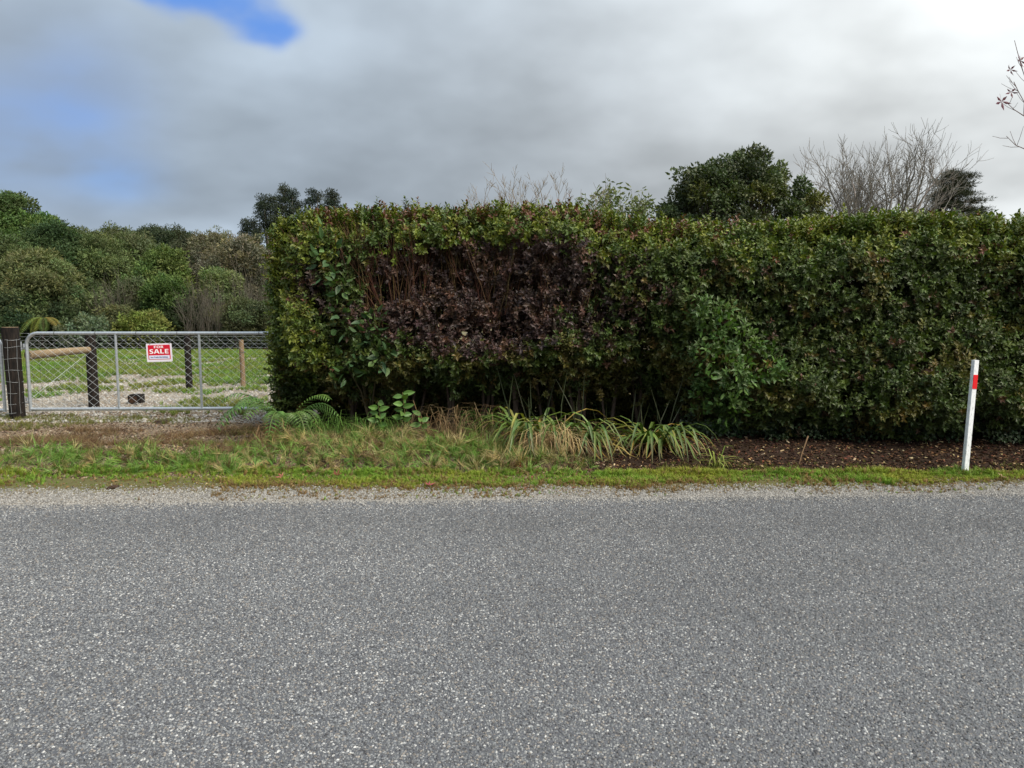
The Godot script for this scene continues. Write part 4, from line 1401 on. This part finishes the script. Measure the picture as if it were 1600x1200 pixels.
	for k in 9000:
		var x := rnd(-8.2, 1.4)
		var d := rnd(7.9, 11.0)
		if x > -2.5 and d > hedge_front(x) + 0.2: continue
		var p := nc.get_noise_2d(x * 40 + 700, d * 70)
		var near := exp(-pow((x + 1.7) / 0.9, 2.0) - pow((d - 8.35) / 0.3, 2.0))
		if p + near < 0.16: continue
		var col := Color(0.07, 0.14, 0.028) if near > 0.3 else Color(0.15, 0.16, 0.04)
		push(b, Transform3D(Basis(Vector3.UP, rnd(0, TAU)) * (rnd(0.5, 0.95) + near * 0.7), Vector3(x, ground_y(x, d), -d)), vary(col, 0.3))
	o = many(self, "soil_grass", tuft(10, 0.1, 0.004, 1.2, M.grass), b)
	tag(o, "thin tufts of grass on the soil between the gate and the hedge foot", "grass", "", "stuff")
	# paddock grass
	b = PackedFloat32Array()
	for k in 30000:
		var d := 10.8 + pow(R.randf(), 1.25) * 35.5
		var x := rnd(-0.68 * d - 1.5, -1.2 - maxf(0, d - 24.0) * 0.08)
		if R.randf() > paddock(x, d): continue
		if d < 11.2 and R.randf() < 0.6: continue
		var dry := clampf(0.35 + 0.9 * nc.get_noise_2d(x * 30, d * 30), 0, 0.8)
		var col := Color(0.13, 0.24, 0.035).lerp(Color(0.23, 0.22, 0.06), dry)
		var s := rnd(0.7, 1.3) * (1.0 + maxf(0, d - 14.0) * 0.03)
		push(b, Transform3D(Basis(Vector3.UP, rnd(0, TAU)).scaled_local(Vector3(s * 1.4, s, s * 1.4)), Vector3(x, ground_y(x, d), -d)), vary(col, 0.28))
	o = many(self, "paddock_grass", tuft(14, 0.09, 0.006, 1.0, M.grass), b)
	tag(o, "patchy green grass over the paddock beyond the gate", "grass", "", "stuff")
	# lawn hidden behind the hedge
	b = PackedFloat32Array()
	for k in 9000:
		var d := rnd(10.6, 30.0)
		var x := rnd(-2.5, 14.0)
		push(b, Transform3D(Basis(Vector3.UP, rnd(0, TAU)) * rnd(0.8, 1.6), Vector3(x, ground_y(x, d), -d)), vary(Color(0.1, 0.16, 0.03), 0.25))
	o = many(self, "lawn_grass", tuft(14, 0.09, 0.006, 1.0, M.grass), b)
	tag(o, "green lawn seen in glints through the gaps of the hedge", "grass", "", "stuff")
	# bark mulch and fallen bits on the bank
	var bit := MB.new()
	bit.box(Transform3D(), Vector3(1, 0.22, 0.5), Color.WHITE)
	b = PackedFloat32Array()
	for k in 15000:
		var x := rnd(0.6, 7.2)
		var d := rnd(7.05, hedge_front(x) + 0.3)
		if d < 7.08 + 0.12 * na.get_noise_1d(x * 80 + 90) + 0.04 * R.randfn(): continue
		var s := 0.008 + 0.03 * pow(R.randf(), 2.0)
		var col := vary(Color(0.04, 0.024, 0.017), 0.6)
		var q := R.randf()
		if q < 0.035: col = vary(Color(0.46, 0.36, 0.22), 0.3)
		elif q < 0.12: col = vary(Color(0.16, 0.09, 0.05), 0.3)
		push(b, Transform3D(Basis.from_euler(Vector3(rnd(-0.5, 0.5), rnd(0, TAU), rnd(-0.5, 0.5))) * s, Vector3(x, ground_y(x, d) + s * 0.25, -d)), col)
	o = many(self, "bark_mulch", bit.mesh(M.dull), b)
	tag(o, "dark bark mulch flecked with pale leaf scraps under the hedge", "mulch", "", "stuff")
	# fallen leaves lying about under the hedge and along the verge
	var lf := MB.new()
	lf.leaf(Vector3(0, 0, -0.5), Vector3(0, 0, 1), Vector3.UP, 1.0, 0.5, Color.WHITE, 0.2, 0.3)
	b = PackedFloat32Array()
	for k in 2600:
		var x := rnd(-6.0, 7.0)
		var d := 6.5 + absf(R.randfn()) * 0.9
		if x > 0.6: d = 7.05 + 1.0 * R.randf()
		if x > -2.4 and d > hedge_front(x): continue
		if x <= 0.6 and R.randf() < 0.55: continue
		var col: Color = [Color(0.13, 0.075, 0.04), Color(0.2, 0.13, 0.06), Color(0.07, 0.045, 0.03), Color(0.34, 0.26, 0.13), Color(0.16, 0.06, 0.04)][R.randi() % 5]
		push(b, Transform3D(Basis.from_euler(Vector3(rnd(-0.5, 0.5), rnd(0, TAU), rnd(-0.6, 0.6))) * rnd(0.02, 0.05), Vector3(x, ground_y(x, d) + 0.012, -d)), vary(col, 0.3))
	o = many(self, "leaf_litter", lf.mesh(M.dead), b)
	tag(o, "small brown and tan fallen leaves scattered under the hedge and on the verge", "litter", "", "stuff")
	# moss and weeds at the mulch's edge
	b = PackedFloat32Array()
	for k in 2600:
		var x := rnd(0.8, 7.0)
		var d := 7.15 + absf(R.randfn()) * 0.16
		if nc.get_noise_2d(x * 100, d * 60) < -0.02: continue
		push(b, Transform3D(Basis(Vector3.UP, rnd(0, TAU)) * rnd(0.3, 0.7), Vector3(x, ground_y(x, d), -d)), vary(Color(0.13, 0.13, 0.03), 0.3))
	o = many(self, "bank_moss", short, b)
	tag(o, "low mossy weeds where the mulch meets the grass strip", "moss", "", "stuff")
	# ivy at the hedge foot
	var iv := MB.new()
	for k in 5:
		var a := TAU * k / 5.0
		iv.leaf(Vector3(cos(a), 0.2 * (k % 2), sin(a)) * 0.5, Vector3(cos(a + 0.6), rnd(-0.2, 0.5), sin(a + 0.6)).normalized(), Vector3.UP, 1.0, 0.9, vary(Color(1, 1, 1), 0.3))
	b = PackedFloat32Array()
	for k in 500:
		var x := rnd(1.9, 7.5)
		var d := hedge_front(x) - 0.12 + 0.5 * R.randf()
		var p := nb.get_noise_2d(x * 110, 5.0)
		push(b, Transform3D(facing((Vector3(0, 0.7, 0.7) + ball() * 0.5).normalized(), rnd(0, TAU)) * rnd(0.03, 0.055), Vector3(x, ground_y(x, d) + 0.02 + absf(R.randfn()) * 0.11 * (1.0 + p), -d)), vary(Color(0.024, 0.045, 0.015), 0.4))
	o = many(self, "ivy", iv.mesh(M.leaf), b)
	tag(o, "dark ivy creeping along the foot of the hedge above the mulch", "ivy", "", "stuff")


# ---------------------------------------------------------------- plants of their own
func strap_plant(label: String, x: float, d: float, n: int, reach: float, bias: Vector3, stalks: int) -> void:
	var y := ground_y(x, d)
	var t := thing("strap_leaf_plant", label, "plant", Vector3(x, y, -d), 0.0, "strap-leaved plants under the hedge")
	var cols := [Color(0.11, 0.17, 0.035), Color(0.075, 0.125, 0.03), Color(0.2, 0.21, 0.05), Color(0.32, 0.22, 0.06), Color(0.22, 0.12, 0.045), Color(0.11, 0.065, 0.04)]
	for k in n:
		var a := rnd(0, TAU)
		var o := (Vector3(cos(a), 0, sin(a)) + bias * rnd(0.0, 1.1)).normalized()
		var dead := R.randf() < 0.4
		var l := reach * rnd(0.45, 1.2) * (0.8 if dead else 1.0)
		var rise := rnd(0.3, 0.6) if dead else rnd(0.5, 0.95)
		var base := Vector3(rnd(-0.2, 0.2), 0, rnd(-0.12, 0.1))
		var pts := PackedVector3Array()
		var wd := PackedFloat32Array()
		var w := rnd(0.014, 0.024) if dead else rnd(0.018, 0.036)
		var twist := rnd(-0.25, 0.25)
		var over := rnd(-0.1, 0.25)
		for j in 7:
			var f := j / 6.0
			var yy := l * (rise * 1.7 * f - (rise * 1.7 + over) * f * f)
			pts.append(base + o.rotated(Vector3.UP, twist * f) * l * (f * 0.9 - 0.15 * f * f) + Vector3(0, maxf(yy, -0.02 + 0.012 * (6 - j)), 0))
			wd.append(w * [0.6, 0.9, 1.0, 1.0, 0.85, 0.55, 0.06][j])
		var q := R.randf()
		var ci := (3 if q < 0.25 else (4 if q < 0.55 else 5)) if dead else (0 if q < 0.42 else (1 if q < 0.75 else (2 if q < 0.93 else 3)))
		var col: Color = vary(cols[ci], 0.25)
		var tip: Color = col.lerp(cols[3 + R.randi() % 3], 0.6 if R.randf() < 0.35 else 0.05)
		var mb := MB.new()
		mb.strap(pts, wd, Vector3(-o.z, 0, o.x), [col, col, col, col, col, tip, tip], rnd(0.1, 0.25))
		part(t, "leaf", mb.mesh(M.leaf))
	for k in stalks:
		var mb := MB.new()
		var b0 := Vector3(rnd(-0.25, 0.25), 0, rnd(-0.35, -0.05))
		var e := b0 + Vector3(rnd(-0.3, 0.3), rnd(0.4, 0.8), rnd(-0.15, 0.15))
		mb.strap(PackedVector3Array([b0, b0.lerp(e, 0.5) + Vector3(rnd(-0.05, 0.05), 0.03, 0), e]), PackedFloat32Array([0.008, 0.012, 0.002]), Vector3(0.8, 0, rnd(-0.6, 0.6)).normalized(), [vary(Color(0.032, 0.04, 0.016), 0.35)], 0.2)
		part(t, "upright_leaf", mb.mesh(M.leaf))

func blades(parent: Node, called: String, n: int, l: float, col: Color, w: float, sx: float, sz: float) -> void:
	var mb := MB.new()
	for k in n:
		var a := rnd(0, TAU)
		var o := Vector3(cos(a), 0, sin(a) * 0.8 + 0.35).normalized()
		var ll := l * rnd(0.5, 1.2)
		var base := Vector3(rnd(-sx, sx), 0, rnd(-sz, sz))
		var up := rnd(0.25, 0.75)
		mb.strap(PackedVector3Array([base, base + o * ll * 0.35 + Vector3(0, ll * up, 0), base + o * ll * 0.75 + Vector3(0, ll * up * 0.95, 0), base + o * ll + Vector3(0, ll * up * 0.35, 0)]), PackedFloat32Array([w, w, w * 0.7, w * 0.15]), Vector3(-o.z, 0, o.x).normalized(), [vary(col, 0.3)], 0.1)
	part(parent, called, mb.mesh(M.dead)).set_meta("kind", "stuff")

func big_leaf(l: float, w: float, col: Color) -> ArrayMesh:
	# a broad leaf along +y, midrib and two rows of blade, slightly cupped
	var mb := MB.new()
	var prof := [0.12, 0.75, 1.0, 0.9, 0.55, 0.05]
	var pts := PackedVector3Array()
	var wd := PackedFloat32Array()
	for j in 6:
		var f := j / 5.0
		pts.append(Vector3(0, l * f, -0.14 * l * f * f))
		wd.append(w * prof[j])
	mb.strap(pts, wd, Vector3(1, 0, 0), [col], 0.12)
	return mb.mesh(M.leaf)

func leaf_set(l: float, w: float, col: Color, n: int) -> Array:
	var out := []
	for k in n: out.append(big_leaf(l * rnd(0.8, 1.2), w * rnd(0.85, 1.15), vary(col, 0.25)))
	return out

func build_plants() -> void:
	R.seed = 404
	strap_plant("strap-leaved plant with leaves arching toward the gate side, outermost of three", 0.22, 7.95, 150, 0.85, Vector3(-0.8, 0, 0.5), 9)
	strap_plant("strap-leaved plant with yellowing leaves behind the dry straw grass", 0.72, 7.9, 140, 0.74, Vector3(0.1, 0, 1.0), 8)
	strap_plant("strap-leaved plant with drooping leaves nearest the fresh green shrub", 1.5, 7.95, 150, 0.74, Vector3(0.05, 0, 1.0), 9)
	var s := thing("dry_grass_clump", "pale dry straw-coloured grass clump in front of the strap-leaved plants", "grass clump", Vector3(0.42, ground_y(0.42, 7.6), -7.6))
	blades(s, "blades", 240, 0.42, Color(0.36, 0.27, 0.14), 0.006, 0.22, 0.06)
	s = thing("dry_grass_clump", "brown dry grass hanging under the hedge beside the big-leaved seedlings", "grass clump", Vector3(-0.62, ground_y(-0.62, 8.35), -8.35))
	blades(s, "blades", 220, 0.45, Color(0.2, 0.14, 0.075), 0.005, 0.4, 0.1)
	s = thing("dry_grass_clump", "brown dead stalks under the fern", "grass clump", Vector3(-2.75, ground_y(-2.75, 8.75), -8.75))
	blades(s, "blades", 150, 0.36, Color(0.24, 0.16, 0.08), 0.006, 0.3, 0.1)
	s = thing("grass_tussock", "green grassy tussock at the hedge foot between fern and seedlings", "grass clump", Vector3(-1.85, ground_y(-1.85, 8.4), -8.4))
	blades(s, "blades", 380, 0.34, Color(0.075, 0.14, 0.03), 0.006, 0.55, 0.12)
	s = thing("grass_tussock", "dark green grass tuft at the hedge foot beside the strap-leaved plants", "grass clump", Vector3(-0.28, ground_y(-0.28, 8.3), -8.3))
	blades(s, "blades", 120, 0.36, Color(0.06, 0.11, 0.025), 0.006, 0.12, 0.08)
	s = thing("weed_plant", "small grassy weed with yellow-green blades in the mulch", "weed", Vector3(1.97, ground_y(1.97, 7.3), -7.3))
	blades(s, "blades", 26, 0.26, Color(0.2, 0.24, 0.06), 0.012, 0.02, 0.02)

	# fern
	var fx := -2.62
	var fd := 8.85
	var f := thing("fern", "green fern with arching fronds at the outer foot of the hedge", "fern", Vector3(fx, ground_y(fx, fd) + 0.08, -fd))
	for k in 15:
		var a := -0.25 + 3.7 * k / 14.0 + rnd(-0.12, 0.12)       # toward the road and both sides
		var l := rnd(0.6, 0.85) * (1.2 if k > 9 else 0.95)
		var fm := frond_mesh(l, rnd(0.95, 1.35), 17, 0.15, vary(Color(0.10, 0.19, 0.045), 0.2), M.leaf, rnd(1.1, 1.55), 0.42)
		part(f, "frond", fm, Transform3D(Basis(Vector3.UP, -a + PI * 0.0).rotated(Vector3.UP, 0.0), Vector3(0, 0.05, 0)))
	var crown := MB.new()
	crown.tube(PackedVector3Array([Vector3(0, -0.14, 0), Vector3(0, 0.08, 0)]), PackedFloat32Array([0.06, 0.04]), 8, Color(0.08, 0.05, 0.03), true)
	part(f, "root_crown", crown.mesh(M.bark))

	# big-leaved seedlings
	var set1 := leaf_set(0.115, 0.06, Color(0.10, 0.2, 0.045), 5)
	var seeds := [[-1.45, 8.3, 0.42, 9, "big-leaved seedling nearest the fern at the hedge foot"], [-1.18, 8.28, 0.5, 11, "tallest of the three big-leaved seedlings at the hedge foot"], [-0.98, 8.22, 0.26, 5, "smallest big-leaved seedling with a few bright leaves at the hedge foot"]]
	for a in seeds:
		var t := thing("seedling", a[4], "plant", Vector3(a[0], ground_y(a[0], a[1]), -a[1]), 0.0, "big-leaved seedlings at the hedge foot")
		var mb := MB.new()
		mb.tube(PackedVector3Array([Vector3.ZERO, Vector3(0.02, a[2] * 0.5, 0.02), Vector3(0, a[2], 0.05)]), PackedFloat32Array([0.006, 0.005, 0.003]), 5, Color(0.14, 0.12, 0.05))
		part(t, "stem", mb.mesh(M.bark))
		for k in a[3]:
			var h: float = a[2] * lerpf(0.35, 1.0, (k + 0.5) / a[3])
			var an: float = k * 2.4 + 0.6
			var dir := Vector3(cos(an), rnd(-0.1, 0.5), sin(an) * 0.7 + 0.35).normalized()
			part(t, "leaf", set1[k % 5], Transform3D(facing(dir, rnd(-0.4, 0.4)), Vector3(0, h, 0.03)))
	# dark broad-leaved shrub grown through the hedge's outer end
	shrub("broadleaf_shrub", "dark big-leaved shrub grown through the outer end of the hedge", leaf_set(0.125, 0.062, Color(0.05, 0.095, 0.04), 6) + leaf_set(0.11, 0.055, Color(0.085, 0.15, 0.045), 3), -1.75, [[-2.12, 2.15, 0.34, 0.36, 34], [-1.95, 1.85, 0.22, 0.28, 16], [-1.62, 1.3, 0.4, 0.24, 40], [-1.5, 1.02, 0.3, 0.16, 22], [-1.9, 0.9, 0.3, 0.24, 22], [-1.95, 1.45, 0.3, 0.2, 18]], 0.06)
	# fresh green shrub in the middle
	shrub("green_shrub", "fresh green shrub bulging out of the hedge above the mulch", leaf_set(0.085, 0.04, Color(0.085, 0.165, 0.034), 6) + leaf_set(0.08, 0.038, Color(0.115, 0.2, 0.042), 4), 2.35, [[2.2, 1.38, 0.36, 0.2, 44], [2.5, 1.15, 0.42, 0.2, 48], [2.12, 1.08, 0.3, 0.2, 34], [2.35, 0.86, 0.5, 0.2, 50], [2.12, 0.6, 0.26, 0.18, 28], [2.42, 0.5, 0.4, 0.2, 40], [2.78, 0.92, 0.24, 0.16, 22], [2.3, 0.3, 0.2, 0.14, 20], [2.02, 1.52, 0.14, 0.12, 10]], 0.13, 20, Color(0.07, 0.13, 0.03))

func shrub(called: String, label: String, leaves: Array, x: float, lobes: Array, fwd: float, fill := 0, tint := Color.WHITE) -> void:
	var d := hedge_front(x) + 0.45
	var at := Vector3(x, ground_y(x, d), -d)
	var t := thing(called, label, "shrub", at)
	var rest := PackedFloat32Array()
	for l in lobes:
		var c := Vector3(l[0], l[1], -(hedge_front(l[0]) + hedge_face(l[0], l[1]) - fwd)) - at
		var mb := MB.new()
		mb.tube(PackedVector3Array([Vector3.ZERO, Vector3(c.x * 0.4, c.y * 0.55, c.z * 0.35), c]), PackedFloat32Array([0.014, 0.01, 0.004]), 5, Color(0.12, 0.10, 0.06))
		part(t, "stem", mb.mesh(M.bark))
		for k in fill:
			var n := ball()
			var p := c + Vector3(n.x * l[2] * 0.55, n.y * l[3] * 1.05, n.z * 0.14 - 0.08) * pow(R.randf(), 0.4)
			push(rest, Transform3D(facing((n * 0.6 + Vector3(0, 0.3, 0.5) + ball() * 0.5).normalized(), rnd(0, TAU)) * rnd(0.8, 1.2), p), vary(tint, 0.3))
		for k in l[4]:
			var n := ball()
			n.z = absf(n.z)
			var p := c + Vector3(n.x * l[2] * 0.5, n.y * l[3], n.z * 0.13 + rnd(-0.1, 0.02)) * pow(R.randf(), 0.35) * 1.1
			part(t, "leaf", leaves[R.randi() % leaves.size()], Transform3D(facing((n * 0.7 + Vector3(0, 0.1, 0.4) + ball() * 0.6).normalized(), rnd(0, TAU)) * rnd(0.75, 1.1), p))
	if fill: many(t, "foliage", sprig(8, 0.072, 0.034, 0.1), rest)


# ---------------------------------------------------------------- small things
func star_leaf(s: float, col: Color, curl: float) -> ArrayMesh:
	var mb := MB.new()
	var o := []
	for k in 5:
		var a := deg_to_rad(-130.0 + 65.0 * k)
		var l := s * ([0.75, 1.0, 1.15, 1.0, 0.75][k] as float)
		var dir := Vector3(sin(a), 0, cos(a))
		var side := Vector3(cos(a), 0, -sin(a))
		var tip := dir * l + Vector3(0, curl * s * rnd(0.5, 1.2), 0)
		var mid := dir * l * 0.5 + Vector3(0, curl * s * 0.12, 0)
		mb.quad(Vector3.ZERO, mid + side * s * 0.15, tip, mid - side * s * 0.15, vary(col, 0.2))
	mb.quad(Vector3(0, 0, 0), Vector3(0.02 * s, 0, 0), Vector3(0.03 * s, 0.1 * s, -0.9 * s), Vector3(0, 0.1 * s, -0.9 * s), col)
	return mb.mesh(M.leaf)

func build_small() -> void:
	R.seed = 505
	var spots := [
		[440, 744, Color(0.40, 0.13, 0.09), "orange-red fallen leaf on the grass strip in front of the fern"],
		[484, 738, Color(0.20, 0.10, 0.05), "brown curled fallen leaf on the grass next to the orange-red one"],
		[527, 729, Color(0.42, 0.25, 0.2), "pale pinkish fallen leaf at the foot of the pulled grass"],
		[526, 741, Color(0.26, 0.08, 0.06), "dark red fallen leaf just in front of the pale pinkish one"],
		[670, 757, Color(0.36, 0.06, 0.10), "crimson fallen leaf lying flat at the edge of the gravel"],
		[692, 746, Color(0.16, 0.09, 0.05), "small brown fallen leaf on the grass behind the crimson one"],
		[811, 730, Color(0.28, 0.03, 0.04), "deep red fallen leaf near the dry straw grass"],
		[925, 748, Color(0.09, 0.065, 0.06), "blackish curled fallen leaf on the grass in front of the strap-leaved plants"],
		[1566, 745, Color(0.40, 0.26, 0.2), "pale fallen leaf on the grass beside the marker post"],
		[1010, 752, Color(0.2, 0.1, 0.05), "brown fallen leaf on the grass before the mulch"],
	]
	for a in spots:

		var xy := Vector2.ZERO
		var d := 6.0
		while d < 9.0:
			xy = seen_at(a[0], a[1], d)
			if xy.y <= ground_y(xy.x, d) + 0.035: break
			d += 0.02
		var t := thing("fallen_leaf", a[3], "leaf", Vector3(xy.x, ground_y(xy.x, d) + 0.035, -d), rnd(0, TAU), "fallen autumn leaves on the verge")
		part(t, "blade", star_leaf(0.05, a[2], rnd(0.25, 0.6)), Transform3D(Basis.from_euler(Vector3(rnd(-0.5, 0.5), 0, rnd(-0.5, 0.5))), Vector3.ZERO))
	# clods of dark earth on the soil before the gate
	var clods := [[250, 722, 0.10, "dark flat clod of earth behind the green tufts, nearest the gate side"], [85, 743, 0.07, "dark wet clod at the gravel edge in front of the green tufts"], [660, 712, 0.08, "black earth clod in the pulled grass under the seedlings"], [178, 762, 0.06, "small brown clod on the gravel shoulder"], [250, 661, 0.12, "dark clod of loose earth just in front of the gate"], [345, 700, 0.09, "brown root clod in front of the fern"]]
	for a in clods:
		var xy := Vector2.ZERO
		var d := 5.8
		while d < 11.5:
			xy = seen_at(a[0], a[1], d)
			if xy.y <= ground_y(xy.x, d): break
			d += 0.02
		var t := thing("earth_clod", a[3], "earth", Vector3(xy.x, ground_y(xy.x, d), -d), rnd(0, TAU), "clods of earth on the verge")
		var mb := MB.new()
		for j in 9:
			for k in 14:
				var q := []
				for z in [[j, k], [j, k + 1], [j + 1, k + 1], [j + 1, k]]:
					var th: float = PI * z[0] / 9.0
					var ph: float = TAU * (z[1] % 14) / 14.0
					var n := Vector3(sin(th) * cos(ph), cos(th), sin(th) * sin(ph))
					var r: float = a[2] * (1.0 + 0.7 * nb.get_noise_3d(n.x * 90 + a[0], n.y * 90, n.z * 90))
					q.append(Vector3(n.x * r, n.y * r * 0.32, n.z * r * 0.7))
				mb.quad(q[0], q[1], q[2], q[3], vary(Color(0.045, 0.032, 0.024), 0.35))
		part(t, "earth", mb.mesh(M.dull))
	# sticks
	var st := thing("stick", "thin broken stick standing upright in the mulch", "stick", Vector3(2.85, ground_y(2.85, 7.45), -7.45))
	var mb := MB.new()
	mb.tube(PackedVector3Array([Vector3(-0.03, -0.03, 0), Vector3(0.0, 0.1, 0), Vector3(0.06, 0.27, -0.02)]), PackedFloat32Array([0.005, 0.006, 0.008]), 6, Color(0.26, 0.17, 0.1), true)
	part(st, "wood", mb.mesh(M.bark))

	# the sweetgum whose branch tips reach into view from beyond the frame
	var t := thing("autumn_tree", "nearly bare autumn tree reaching in with a few maroon star leaves", "tree", Vector3(7.3, ground_y(7.3, 7.7), -7.9))
	var o := t.position
	mb = MB.new()
	var tips := []
	var bark := Color(0.16, 0.12, 0.11)
	mb.tube(PackedVector3Array([Vector3(0, -0.1, 0), Vector3(0.03, 2.0, 0), Vector3(0, 5.5, 0)]), PackedFloat32Array([0.09, 0.07, 0.03]), 10, bark)
	for k in 10:
		var a := k * 2.4
		if cos(a) < -0.3: continue
		grow(mb, Vector3(0, 1.8 + k * 0.36, 0), Vector3(cos(a), 0.6, sin(a)).normalized(), 1.1, 0.025, 3, {"levels": 3, "kids": 3, "spread": 0.6, "ratio": 0.55, "taper": 0.5, "thin": 0.6, "wobble": 0.1, "up": 0.1, "from": 0.4, "least": 0.003}, tips, bark)
	part(t, "trunk", mb.mesh(M.bark))
	# three boughs that enter the picture, with their twigs
	var boughs := [
		[[5.02, 4.22], [5.1, 3.98], [5.2, 3.75], [5.7, 3.1], [7.3, 2.3]],
		[[4.98, 3.62], [5.06, 3.55], [5.16, 3.49], [5.8, 3.2], [7.3, 2.6]],
		[[5.0, 3.29], [5.1, 3.2], [5.2, 3.16], [5.9, 2.9], [7.3, 2.2]],
		[[5.04, 3.82], [5.09, 3.73], [5.16, 3.62], [5.16, 3.49], [5.5, 3.33]],
	]
	for bgh in boughs:
		mb = MB.new()
		var pts := PackedVector3Array()
		var rad := PackedFloat32Array()
		for k in bgh.size():
			pts.append(Vector3(bgh[k][0], bgh[k][1], -8.0) - o)
			rad.append([0.0025, 0.0035, 0.005, 0.009, 0.02][k] if bgh != boughs[3] else 0.0035)
		mb.tube(pts, rad, 5, bark)
		for k in 5:
			var f := rnd(0.1, 2.6)
			var p := pts[int(f)].lerp(pts[int(f) + 1], f - int(f))
			var e := p + Vector3(rnd(-0.16, 0.02), rnd(0.02, 0.18), rnd(-0.1, 0.1))
			mb.tube(PackedVector3Array([p, p.lerp(e, 0.5) + Vector3(0, -0.01, 0), e]), PackedFloat32Array([0.003, 0.0025, 0.0018]), 4, bark)
		part(t, "bough", mb.mesh(M.bark))
	var lv := [[5.09, 4.03, 0.085], [5.0, 3.94, 0.07], [5.02, 3.72, 0.07], [4.93, 3.63, 0.095]]
	for a in lv:
		part(t, "leaf", star_leaf(a[2], Color(0.10, 0.025, 0.04), -0.3), Transform3D(Basis.from_euler(Vector3(rnd(0.9, 1.4), rnd(-0.5, 0.5), rnd(2.6, 3.6))), Vector3(a[0], a[1], -8.0) - o))
